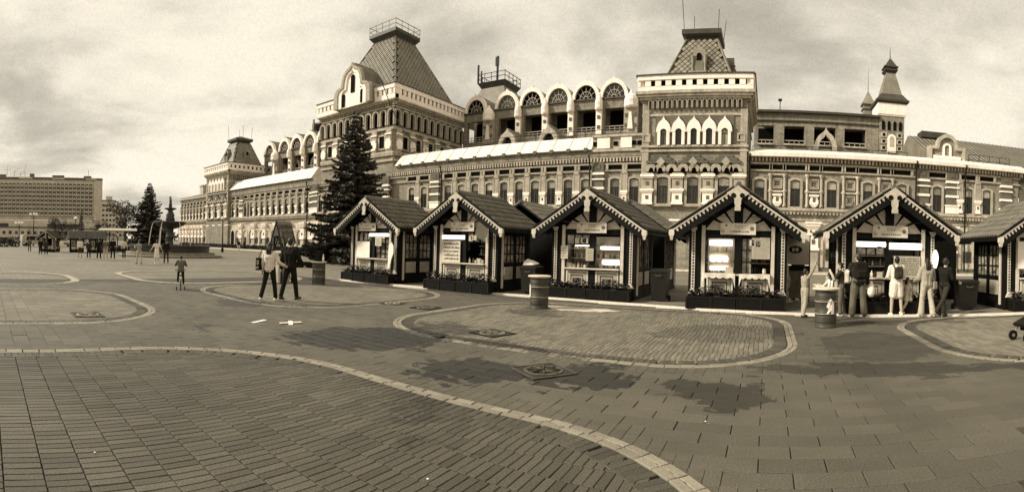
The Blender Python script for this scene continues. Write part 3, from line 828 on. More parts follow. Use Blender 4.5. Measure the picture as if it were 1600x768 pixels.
# --- balustraded flared band used on the towers (one side), local x along, -y outward
def band_side(L, z0, z1, n, out):
    w = MB(); h = z1 - z0
    w.box(-L / 2 - out, L / 2 + out, -out, .1, z0, z0 + h * .3); w.box(-L / 2 - out, L / 2 + out, -out - .12, .1, z1 - h * .3, z1)
    for i in range(n + 1):
        x = -L / 2 - out + (L + 2 * out) * i / n; a = (L + 2 * out) / n * .28
        w.box(max(x - a, -L / 2 - out), min(x + a, L / 2 + out), -out - .03, .1, z0 + h * .3, z1 - h * .3)
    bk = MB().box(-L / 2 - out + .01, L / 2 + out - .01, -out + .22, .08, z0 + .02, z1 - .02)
    tp = MB().box(-L / 2 - out - .12, L / 2 + out + .12, -out - .24, .1, z1, z1 + .1)
    return w, bk, tp
def arcade_side(L, z0, z1, n, mt, depth=.25):
    # row of little round-headed niches: dark plates with raised heads
    w = MB(); d = MB(); st = L / n
    for i in range(n):
        x = -L / 2 + st * (i + .5); r = st * .3
        d.prism([(x - r, z0), (x + r, z0)] + arc(x, z1 - r, r, 0, 180, 8), -.03, .0)
        o = [(x + r * 1.5, z0)] + arc(x, z1 - r, r * 1.5, 0, 180, 10) + [(x - r * 1.5, z0)]
        inn = [(x + r, z0)] + arc(x, z1 - r, r, 0, 180, 10) + [(x - r, z0)]
        w.ring(o, inn, -depth, 0)
    return w, d
SIDES = {'front': 0, 'right': pi / 2, 'back': pi, 'left': -pi / 2}
def side_loc(cx, cy, hx, hy, s):
    return {'front': (cx, cy - hy), 'right': (cx + hx, cy), 'back': (cx, cy + hy), 'left': (cx - hx, cy)}[s]
def shingles(cx, cy, a, b, z0, z1, s, face, one_by_one, parent):
    # diamond shingles on one face of a truncated pyramid: half widths a (bottom) and b (top)
    H = z1 - z0; run = a - b; sl = hypot(run, H); ang = atan2(H, run)
    dm = lambda w, h: MB().add([(0, -.11, -h / 2), (w / 2, -.06, 0), (0, -.03, h / 2), (-w / 2, -.06, 0), (0, .02, -h / 2), (w / 2, .02, 0), (0, .02, h / 2), (-w / 2, .02, 0)], [(0, 1, 2, 3), (0, 4, 5, 1), (3, 7, 4, 0), (1, 5, 6, 2), (2, 6, 7, 3)])
    if one_by_one: me = dm(s * .86, s * .96).mesh('shingle', m_roof)
    J = MB(); k = 0; r = 0
    while True:
        t = (r + .5) * s * .55 / sl
        if t > .985: break
        hw = a + (b - a) * t; x0 = -hw + s * .5; n = int((2 * hw - s) / s)
        off = (r % 2) * s / 2
        x = -math.floor(hw / s) * s + off
        while x < hw - s * .35:
            if x > -hw + s * .35:
                M = Matrix.Rotation(SIDES[face], 4, 'Z') @ Matrix.Translation((x, -(a - run * t) - .02, z0 + H * t)) @ Matrix.Rotation(-(pi / 2 - ang), 4, 'X')
                M = Matrix.Translation((cx, cy, 0)) @ M
                if one_by_one:
                    o = place('shingle', me, parent); o.matrix_local = M
                else:
                    q = dm(s * .86, s * .96).xf(M); J.add(q.v, q.f)
            x += s
        r += 1
    if not one_by_one: part('roof_shingles', J, m_roof, parent, kind='stuff')
def pyramid_roof(name, cx, cy, a, b, z0, z1, s, faces):
    r = P(name, MB().frustum(cx, cy, a - .06, b - .06, z0, z1), m_roofd)
    hp = MB()
    for sx in (-1, 1):
        for sy in (-1, 1): hp.beam((cx + sx * a, cy + sy * a, z0), (cx + sx * b, cy + sy * b, z1), .22, .16)
    part('hip_ridge', hp, m_roof, r)
    for f in faces: shingles(cx, cy, a, b, z0, z1, s, f, faces[f], r)
    return r

# --- pavilions with tent roofs
def pavilion(cx, detail, dz=0):
    hx = 5.5; y0 = -.6; cy = y0 + 5.5
    body = MB(); body.box(cx - 5.3, cx + 5.3, y0 + .0, y0 + 11, 0, 19.0 + dz); P('pavilion_wall', body, m_wall)
    qs = MB()
    for s in (-1, 1): qs.box(cx + s * 5.0 - .35, cx + s * 5.0 + .35, y0 - .18, y0, 6.3, 16.0)
    P('corner_pier', qs, m_surr)
    # row of little kokoshnik niches over the windows
    for d in (-4.3, -3.35, -2.2, -1.0, 0.1, 1.2, 2.3, 3.4, 4.3):
        a = MB().ring(arc(cx + d, 9.75, .62, 0, 180, 10, .8), arc(cx + d, 9.75, .26, 0, 180, 10, .4), y0 - .3, y0)
        k = P('small_arch', a, m_surr); part('recess', MB().prism(arc(cx + d, 9.75, .27, 0, 180, 8, .42) + [(cx + d - .27, 9.4), (cx + d + .27, 9.4)], y0 - .1, y0), m_void, k)
    for d in (-3.3, 0.0, 3.3):
        g = MB()
        for i, (w, z) in enumerate(((1.5, 10.55), (1.1, 10.85), (.7, 11.15))): g.box(cx + d - w, cx + d + w, y0 - .36, y0, z, z + .28)
        k = P('stepped_gable', g, m_walld)
        part('relief', MB().prism([(cx + d - .45, 10.7), (cx + d, 10.25), (cx + d + .45, 10.7), (cx + d, 11.2)], y0 - .42, y0), m_surr, k)
    b = MB(); b.box(cx - 5.5, cx + 5.5, y0 - .22, y0, 11.75, 11.95); b.box(cx - 5.5, cx + 5.5, y0 - .3, y0, 12.2, 12.4); P('sill_course', b, m_stone)
    for d in (-4.9, 4.75):
        k = P('square_frame', MB().ring([(cx + d + .42, 12.75), (cx + d + .42, 13.6), (cx + d - .42, 13.6), (cx + d - .42, 12.75)], [(cx + d + .24, 12.93), (cx + d + .24, 13.42), (cx + d - .24, 13.42), (cx + d - .24, 12.93)], y0 - .24, y0, True), m_surr)
        part('relief', MB().box(cx + d - .25, cx + d + .25, y0 - .06, y0, 12.9, 13.45), m_void, k)
    P('window_band', MB().box(cx - 4.0, cx + 4.0, y0 - .1, y0, 12.4, 15.4), m_walld)
    for d in (-3.1, -1.55, 0, 1.55, 3.1):
        x = cx + d
        out = ogee(x, 13.7, .75, 1.6); n = len(out)
        k = P('onion_window', MB().ring(out, arc(x, 13.7, .34, 0, 180, n - 1), y0 - .42, y0), m_white)
        w = MB(); w.box(x - .62, x - .32, y0 - .4, y0, 12.4, 13.72); w.box(x + .32, x + .62, y0 - .4, y0, 12.4, 13.72); part('jamb', w, m_white, k)
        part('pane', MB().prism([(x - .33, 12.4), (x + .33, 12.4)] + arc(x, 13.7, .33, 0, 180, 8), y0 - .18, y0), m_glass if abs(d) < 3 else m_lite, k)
        s = MB(); s.ring([(x + .33, 12.4)] + arc(x, 13.7, .33, 0, 180, 8) + [(x - .33, 12.4)], [(x + .26, 12.47)] + arc(x, 13.7, .26, 0, 180, 8) + [(x - .26, 12.47)], y0 - .24, y0 - .18); s.box(x - .3, x + .3, y0 - .23, y0 - .18, 13.5, 13.58); s.box(x - .02, x + .02, y0 - .23, y0 - .18, 12.4, 13.5)
        part('sash', s, m_sash, k)
    for sname in ('front', 'right', 'left'):
        lx, ly = side_loc(cx, cy, 5.3, 5.5, sname); rz = SIDES[sname]
        a, d = arcade_side(9.6, 16.15, 16.95, 19, m_surr, .3); k = P('arcade_frieze', a, m_surr, None, (lx, ly, dz), rz); part('recess', d, m_walld, k)
        c = MB()
        for (o, z0, z1) in ((.12, 15.4, 15.6), (.35, 17.05, 17.3), (.55, 17.3, 17.55), (.7, 17.55, 17.85)): c.box(-5.3 - o, 5.3 + o, -o, .05, z0, z1)
        P('cornice', c, m_stone, None, (lx, ly, dz), rz)
        w, bk, tp = band_side(10.6, 17.85, 19.4, 11 if sname == 'front' else 11, .55)
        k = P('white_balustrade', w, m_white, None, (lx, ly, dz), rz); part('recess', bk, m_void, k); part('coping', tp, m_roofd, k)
    r0 = len(HALL.children)
    r = pyramid_roof('tent_roof', cx, cy, 3.95, 1.7, 18.9, 24.7, .62, {'front': detail, 'right': False, 'left': False} )
    c = MB(); c.frustum(cx, cy, 1.6, 1.65, 24.6, 24.9); c.frustum(cx, cy, 1.65, 2.15, 24.9, 25.2); c.frustum(cx, cy, 2.15, 2.15, 25.2, 25.7); c.frustum(cx, cy, 2.0, .3, 25.7, 26.4); part('cap', c, m_roofd, r)
    for (sx, sy, h) in ((-1.9, -1.9, 3.4), (-1.2, .5, 2.6), (1.6, -.2, 3.0), (2.0, 1.8, 2.6)):
        part('lightning_rod', MB().tube([(cx + sx, cy + sy, 25.6), (cx + sx * 1.05 + .1 * sy, cy + sy, 25.7 + h)], .035, 5), m_iron, r)
    for sname in ('front', 'right', 'left'):
        M = Matrix.Translation((cx, cy, 0)) @ Matrix.Rotation(SIDES[sname], 4, 'Z')
        d = MB(); yb = -3.4
        d.box(-.62, .62, yb, -2.0, 20.6, 22.2); d.prism(ogee(0, 22.2, .75, 1.1), yb - .05, -1.6); d.box(-.8, .8, yb - .18, yb + .2, 20.4, 20.65)
        for s in (-1, 1): d.lathe([(.14, 20.65), (.1, 21.0), (.16, 21.9), (.2, 22.2)], s * .66, yb - .06, 8)
        d.xf(M); k = part('dormer', d, m_roof, r)
        e = MB().prism([(-.26, 21.8), (.26, 21.8)] + arc(0, 22.3, .26, 0, 180, 8), yb - .09, yb); e.xf(M); part('dormer_opening', e, m_void, k)
        e = MB().box(-.5, .5, yb - .04, yb, 20.7, 21.7); e.xf(M); part('dormer_panel', e, m_rooff, k)
    r.location.z = dz
pavilion(-7.65, True); pavilion(-99.0, False, -1.3)
# corner kokoshnik tip left of the near pavilion roof
k = MB().prism(ogee(-11.4, 19.45, 1.1, 1.0), 3.2, 4.2); P('corner_gable', k, m_roofd)

# --- the great central tower
BX, BY, BH = -55.3, 8.2, 7.85
t = MB(); t.box(BX - BH, BX + BH, BY - 8.0, BY + 8.3, 0, 22.0); P('great_tower_wall', t, m_wall)
def tower_side(sname):
    hx, hy = BH, 8.0
    lx, ly = side_loc(BX, BY, hx, hy, sname) ; rz = SIDES[sname]
    loc = (lx, ly, 0)
    c = MB()
    for z in (11.6, 13.2, 14.0): c.box(-BH - .1, BH + .1, -.25, .02, z, z + .25)
    c.box(-BH - .15, BH + .15, -.3, .02, 17.6, 17.9); c.box(-BH - .15, BH + .15, -.3, .02, 14.25, 14.6)
    for (o, z0, z1) in ((.2, 20.7, 20.9), (.5, 21.35, 21.55), (.75, 21.55, 21.75)): c.box(-BH - o, BH + o, -o, .02, z0, z1)
    P('string_course', c, m_stone, None, loc, rz)
    a, d = arcade_side(16.6, 18.2, 20.3, 11, m_surr, .4); k = P('arcade', a, m_surr, None, loc, rz); part('recess', d, m_void, k)
    a, d = arcade_side(16.8, 20.95, 21.35, 34, m_surr, .35); k = P('dentil_frieze', a, m_surr, None, loc, rz); part('recess', d, m_walld, k)
    w, bk, tp = band_side(2 * BH, 21.75, 23.75, 18, .7)
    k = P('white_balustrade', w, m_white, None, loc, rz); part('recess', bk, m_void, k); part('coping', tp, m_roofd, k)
    # paired white columns and square recesses of the middle stage
    for i in range(6):
        x = -BH + .7 + i * (2 * BH - 1.4) / 5
        p = MB(); p.box(x - .5, x + .5, -.32, 0, 14.6, 17.6); k = P('tower_pier', p, m_surr, None, loc, rz)
        w = MB()
        for (hw, z0, z1) in ((.4, 14.9, 15.2), (.55, 15.2, 16.0), (.4, 16.0, 16.3), (.6, 16.9, 17.1)): w.box(x - hw, x + hw, -.46, -.3, z0, z1)
        part('stone_block', w, m_white, k)
    for i in range(5):
        x = -BH + .7 + (i + .5) * (2 * BH - 1.4) / 5
        k = P('tower_window', MB().ring([(x + .75, 14.9), (x + .75, 17.0), (x - .75, 17.0), (x - .75, 14.9)], [(x + .5, 15.1), (x + .5, 16.8), (x - .5, 16.8), (x - .5, 15.1)], -.2, 0, True), m_stone, None, loc, rz)
        part('pane', MB().box(x - .5, x + .5, -.08, 0, 15.1, 16.8), m_void, k)
    for z, hh in ((7.9, .2), (9.4, .2), (10.9, .2)):
        for s in (-1, 1): P('stone_band', MB().box(s * (BH - .6) - .7, s * (BH - .6) + .7, -.34, 0, z, z + hh), m_white, None, loc, rz)
    for s in (-1, 1):
        P('striped_corner', MB().box(s * (BH - .6) - .66, s * (BH - .6) + .66, -.3, 0, 6.3, 11.5), m_walld, None, loc, rz)
for sname in ('front', 'right', 'left'): tower_side(sname)
r = pyramid_roof('great_tent_roof', BX, BY, 7.3, 2.3, 23.6, 33.7, .72, {'front': False, 'right': False})
c = MB(); c.frustum(BX, BY, 2.35, 2.4, 33.5, 33.8); c.frustum(BX, BY, 2.4, 2.9, 33.8, 34.4); c.frustum(BX, BY, 2.9, 2.9, 34.4, 34.9); part('cap', c, m_roofd, r)
q = MB()
for (a, e) in (((-1, -1), (1, -1)), ((1, -1), (1, 1)), ((1, 1), (-1, 1)), ((-1, 1), (-1, -1))):
    for z in (35.5, 36.2): q.beam((BX + 2.85 * a[0], BY + 2.85 * a[1], z), (BX + 2.85 * e[0], BY + 2.85 * e[1], z), .08, .08)
    for i in range(4): f = i / 4; q.beam((BX + 2.85 * (a[0] + (e[0] - a[0]) * f), BY + 2.85 * (a[1] + (e[1] - a[1]) * f), 34.9), (BX + 2.85 * (a[0] + (e[0] - a[0]) * f), BY + 2.85 * (a[1] + (e[1] - a[1]) * f), 36.3), .08, .08)
part('roof_railing', q, mat('grey rail', .3, fine=0), r)
# trefoil gable on its front
gx = BX + .6
def lobes(s):
    L = [(gx + 3.9 * s, 21.8)] + arc(gx + 2.6 * s, 23.6, 1.3 * s, 0, 100, 8) + arc(gx, 25.4, 2.2 * s, 20, 78, 6) + [(gx, 25.4 + 2.75 * s)]
    return L + [(2 * gx - x, z) for x, z in L[-2::-1]]
o1 = lobes(1.0); o2 = lobes(.8); o3 = lobes(.6)
k = P('trefoil_gable', MB().ring(o1, o2, -1.45, -.8), m_surr); part('inner_moulding', MB().ring(o2, o3, -1.3, -.8), m_white, k)
part('gable_field', MB().prism(o3, -1.1, -.8), m_white, k)
part('gable_roof', MB().prism(lobes(1.03), -.8, 5.0), m_rooff, k)
w = MB()
w.prism([(gx - .4, 23.8), (gx + .4, 23.8)] + arc(gx, 26.0, .4, 0, 180, 8), -1.2, -1.05)
for s in (-1, 1): w.prism([(gx + s * 2 - .3, 22.0), (gx + s * 2 + .3, 22.0)] + arc(gx + s * 2, 23.6, .3, 0, 180, 8), -1.2, -1.05)
part('gable_opening', w, m_void, k)
# lattice platform with aerials behind the first gallery gables
ax, ay = -48.8, 30
lp = P('aerial_roof', MB().frustum(ax, ay, 5.5, 2.4, 24, 31.0), m_roof); c = MB(); c.frustum(ax, ay, 2.4, 3.0, 30.9, 31.9); part('cap', c, m_roofd, lp)
q = MB()
for (a, e) in (((-1, -1), (1, -1)), ((1, -1), (1, 1)), ((1, 1), (-1, 1)), ((-1, 1), (-1, -1))):
    for z in (32.7, 33.5): q.beam((ax + 2.9 * a[0], ay + 2.9 * a[1], z), (ax + 2.9 * e[0], ay + 2.9 * e[1], z), .09, .09)
    for i in range(4): f = i / 4; q.beam((ax + 2.9 * (a[0] + (e[0] - a[0]) * f), ay + 2.9 * (a[1] + (e[1] - a[1]) * f), 31.9), (ax + 2.9 * (a[0] + (e[0] - a[0]) * f), ay + 2.9 * (a[1] + (e[1] - a[1]) * f), 33.6), .09, .09)
part('roof_railing', q, m_iron, lp)
part('aerial', MB().box(ax - 3.1, ax - 2.85, ay - 2.9, ay - 2.6, 32, 35.4).box(ax - 2.4, ax - 2.2, ay - 2.8, ay - 2.6, 32, 34.2), m_iron, lp)
part('aerial', MB().box(ax + 1.0, ax + 1.3, ay - 2.8, ay - 2.5, 32, 36.4).box(ax + .8, ax + 1.5, ay - 2.9, ay - 2.7, 34.6, 36.2), m_iron, lp)
# plant room on the left gallery roof
P('plant_room', MB().box(-89.5, -84.5, 18, 22, 24.5, 28.2).box(-88.8, -88.4, 17.6, 17.9, 24.5, 29), m_rooff); P('plant_room_opening', MB().box(-88, -85.5, 17.85, 18.0, 25.4, 27.8), m_void)

# --- right upper storey
w = MB(); ops = [(-1.7, .4), (1.8, 4.5), (5.8, 8.7), (9.9, 12.8)]
w.box(-2.2, 14.6, 16, 16.5, 11, 16.3); w.box(-2.2, 14.6, 16, 16.5, 18.7, 20.4); e = -2.2
for (a, c) in ops: w.box(e, a, 16, 16.5, 16.3, 18.7); e = c
w.box(e, 14.6, 16, 16.5, 16.3, 18.7); w.box(-2.2, 14.6, 18.6, 19, 11, 20.4); w.box(-2.2, 14.6, 16.5, 18.6, 20.1, 20.35)
o = P('upper_wall', w, m_wall)
q = MB(); rl = MB()
for (a, c) in ops:
    q.box(a, c, 18.5, 18.58, 16, 18.9); rl.box(a, c, 16.15, 16.2, 16.75, 16.85)
    for k in range(5): rl.box(a + (c - a) * k / 4 - .03, a + (c - a) * k / 4 + .03, 16.15, 16.2, 16.3, 16.8)
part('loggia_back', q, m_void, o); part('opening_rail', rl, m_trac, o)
part('sill', MB().box(1.8, 4.5, 15.7, 16, 16.1, 16.3).box(5.8, 8.7, 15.7, 16, 16.1, 16.3).box(9.9, 12.8, 15.7, 16, 16.1, 16.3).box(-1.7, .4, 15.7, 16, 16.1, 16.3), m_stone, o)
part('eaves', MB().box(-2.3, 14.7, 15.5, 19.2, 20.4, 20.7).box(-2.2, 14.6, 15.8, 16, 19.3, 19.45), m_roofd, o)
part('roof_vent', MB().tube([(1.2, 17, 20.6), (1.2, 17, 22.3)], .06, 6).box(.95, 1.45, 16.8, 17.2, 22.3, 22.55), m_iron, o)
out = ogee(7.2, 15.4, 1.5, 2.9); n = len(out); k = P('ogee_gable', MB().ring(out, ogee(7.2, 15.4, .95, 2.0), 14.2, 14.8), m_stone)
part('gable_base', MB().box(5.7, 8.7, 14.2, 15, 12, 15.4), m_wall, k)
# turret
tx, ty = 16.4, 17.6
t = MB(); t.box(tx - 1.75, tx + 1.75, ty - 1.75, ty + 1.75, 11, 20.8); tw = P('turret', t, m_wall)
b = MB(); b.frustum(tx, ty, 1.85, 1.9, 20.8, 21.0); b.frustum(tx, ty, 1.95, 2.0, 21.0, 22.5); part('white_band', b, m_white, tw)
b = MB(); b.frustum(tx, ty, 2.0, 2.3, 22.5, 22.76); b.frustum(tx, ty, 2.3, 2.3, 22.76, 23.02); b.frustum(tx, ty, 2.2, 1.5, 23.02, 23.96); part('turret_eaves', b, m_roofd, tw)
b = MB(); b.frustum(tx, ty, 1.45, .62, 23.96, 27.23); part('spire', b, m_roof, tw)
b = MB(); b.frustum(tx, ty, .7, .95, 27.23, 27.49); b.frustum(tx, ty, .95, .95, 27.49, 27.66); b.frustum(tx, ty, .8, .8, 27.66, 27.92); b.frustum(tx, ty, 1.0, 1.0, 27.92, 28.09); b.frustum(tx, ty, .85, .15, 28.09, 29.29); b.tube([(tx, ty, 29.21), (tx, ty, 31.01)], [.08, .02], 6); part('finial', b, m_roofd, tw)
d = MB(); f = MB()
for i in range(4):
    x = tx - 1.2 + i * .8; d.prism([(x - .2, 18.9), (x + .2, 18.9)] + arc(x, 19.9, .2, 0, 180, 6), ty - 1.85, ty - 1.74)
for s in (-1, 1):
    for z in (16.2, 17.1, 18.0): d.box(tx + s * 1.1 - .2, tx + s * 1.1 + .2, ty - 1.85, ty - 1.74, z, z + .4); f.box(tx + s * 1.1 - .4, tx + s * 1.1 + .4, ty - 1.84, ty - 1.74, z - .14, z + .5)
part('turret_opening', d, m_void, tw); part('turret_frame', f, m_stone, tw)
part('turret_niche', MB().prism([(tx - .6, 15.8), (tx + .6, 15.8)] + arc(tx, 17.7, .6, 0, 180, 10), ty - 1.9, ty - 1.74), m_white, tw)
part('niche_panel', MB().prism([(tx - .32, 16.6), (tx + .32, 16.6)] + arc(tx, 17.7, .32, 0, 180, 8), ty - 1.93, ty - 1.89), m_stone, tw)
t2x, t2y = 14.3, 22.5
b = MB(); b.frustum(t2x, t2y, .9, .7, 20, 23.3); b.frustum(t2x, t2y, .9, .9, 23.3, 23.5); b.frustum(t2x, t2y, .75, .75, 23.5, 24.0); b.frustum(t2x, t2y, 1.0, .95, 24.0, 24.3); b.frustum(t2x, t2y, .85, .12, 24.3, 26.0); b.tube([(t2x, t2y, 25.9), (t2x, t2y, 29.6)], [.07, .02], 6)
P('small_turret', b, m_roof)
# dark roof over the right end and its arched pediment
rf = MB(); rf.prism([(1.0, 11.9), (13, 17.6), (25, 12)], 17.9, 46, 'x'); o = P('right_roof', rf, m_rooff)
sm = MB()
for i in range(46): x = 18.2 + i * .6; sm.beam((x, 1.2, 12.06), (x, 12.9, 17.62), .05, .05)
part('roof_seam', sm, m_roofd, o)
part('ridge_box', MB().box(19.5, 23, 12, 14, 17.4, 18.2).box(38, 39, 12, 13, 17.3, 18.3), m_roofd, o)
px = 18.9; ol = [(px + 2.1, 12.3), (px + 2.1, 13.7), (px + 1.25, 13.7)] + arc(px, 13.9, 1.2, 0, 180, 12) + [(px - 1.25, 13.7), (px - 2.1, 13.7), (px - 2.1, 12.3)]
il = [(px + 1.75, 12.3), (px + 1.75, 13.4), (px + 1.0, 13.4)] + arc(px, 13.8, .9, 0, 180, 12) + [(px - 1.0, 13.4), (px - 1.75, 13.4), (px - 1.75, 12.3)]
k = P('arched_pediment', MB().ring(ol, il, .6, 1.4), m_stone); part('pediment_field', MB().prism(il, .85, 1.3), m_wall, k)
part('pediment_niche', MB().ring([(px + .5, 12.7)] + arc(px, 13.6, .5, 0, 180, 8) + [(px - .5, 12.7)], [(px + .28, 12.7)] + arc(px, 13.6, .28, 0, 180, 8) + [(px - .28, 12.7)], .7, .9), m_white, k)
part('pediment_sill', MB().box(px - 1.6, px + 1.6, .65, .9, 12.35, 12.7), m_white, k)
# left roof, chimneys and downpipes
rf = MB(); rf.prism([(.6, 12.3), (8, 14.6), (16, 12.3)], -121, -104.6, 'x'); P('left_roof', rf, m_rooff)
for x, s in ((-117.5, 1.0), (-113.5, 1.3), (-106.5, 1.1)): P('chimney', MB().box(x - s, x + s, 4, 6, 12, 15.4).box(x - s - .15, x + s + .15, 3.85, 6.15, 15.4, 15.7), m_walld if s > 1 else m_plaster)
for x in (-37.9 - .45, -18.75, -94.2, 15.05, 20.6, -2.0, -66.0):
    P('downpipe', MB().tube([(x, -.85, 11.6), (x, -.5, 10.6), (x, -.5, .2)], .09, 6), m_iron)
# slack cable from the great tower to the skirt
cb = [(BX + BH + .3, -.9, 23.6)]
pts = [(BX + BH - .2 + 7 * t_, -1.2 + 1.2 * t_ * 0, 23.6 - 9.5 * t_ - 1.5 * sin(pi * t_)) for t_ in [i / 12 for i in range(13)]]
tag(part('cable', MB().tube([(x, 49 + y, z) for x, y, z in pts], .06, 5), m_iron), 'black slack cable hanging from the near corner of the great tower', 'cable')
# ------------------------------------------------------------------ market kiosks
m_tile = mat('brown clay roof tile', .115, rough=.6, var=.2, scale=3, fine=.2, fscale=25, rnd=.22)
m_pane = mat('kiosk window pane', .26, rough=.1, var=1.0, scale=4.5, fine=.3, fscale=14, spec=.8)  # light and dark blotches in the colour paint in the white reflections
m_curt = mat('pale blind', .62, rough=.8, var=.2, scale=4, fine=.15, fscale=20)
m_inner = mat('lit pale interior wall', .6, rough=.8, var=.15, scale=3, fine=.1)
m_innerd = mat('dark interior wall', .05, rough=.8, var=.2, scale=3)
m_lamp = mat('fluorescent tube', .9, var=0, fine=0, emit=1.5)
m_ban = mat('cream banner', .62, rough=.6, var=.08, scale=3, fine=.06, fscale=40)
m_ink = mat('brown print', .14, var=.2, fine=0)
m_inkl = mat('pale brown print', .34, var=.2, fine=0)
m_leaf = mat('dark planter leaves', .022, rough=.6, var=.5, scale=9, fine=.3, fscale=40)
m_flow = mat('pale flowers', .45, var=.3, scale=9, fine=0)
m_teeth = mat('weathered cream trim', .46, rough=.6, var=.2, scale=5, fine=.15, fscale=40)
HWK, DEP = 1.5, 2.55
RZ, EZ, EX = 3.66, 2.3, 2.03            # ridge, eave heights and half width
SLOPE = atan2(RZ - EZ, EX)
def tile_mesh():
    # one pantile: an S-curved plate, local x across, y down the slope
    v = []; n = 6
    for yy, zz in ((0, 0), (.36, .028)):
        for i in range(n + 1):
            t = i / n; v.append((t * .19 - .095, yy, zz + .085 * sin(t * pi) ** 1.3 - .03 * (t > .85)))
    f = [(i, i + 1, n + 2 + i, n + 1 + i) for i in range(n)]
    o = len(v); v += [(x, y, z - .018) for x, y, z in v[:]]
    f += [(o + i, o + n + 1 + i, o + n + 2 + i, o + i + 1) for i in range(n)] + [(n + 1 + i, n + 2 + i, o + n + 2 + i, o + n + 1 + i) for i in range(n)]
    return MB().add(v, f)
_tile = tile_mesh(); _tile_me = _tile.mesh('roof_tile', m_tile, True)
RF, RB = -.55, 2.85          # roof from / to (local y)
def roof_tiles(root, single, m=None):
    J = MB(); L = hypot(EX, RZ - EZ); rows = 7; step = L / rows; cols = 17; cw = (RB - RF - .1) / cols
    for s in (-1, 1):
        for r in range(rows):
            for c in range(cols):
                M = Matrix.Translation((s * cos(SLOPE) * step * r, RF + .05 + cw * (c + .5), RZ + .05 - sin(SLOPE) * step * r)) @ Matrix.Rotation(-pi / 2 if s > 0 else pi / 2, 4, 'Z') @ Matrix.Rotation(-SLOPE, 4, 'X')
                if single: o = place('roof_tile', _tile_me, root); o.matrix_local = M
                else: q = tile_mesh().xf(M); J.add(q.v, q.f)
    if not single: part('roof_tiles', J, m or m_tile, root, kind='stuff')
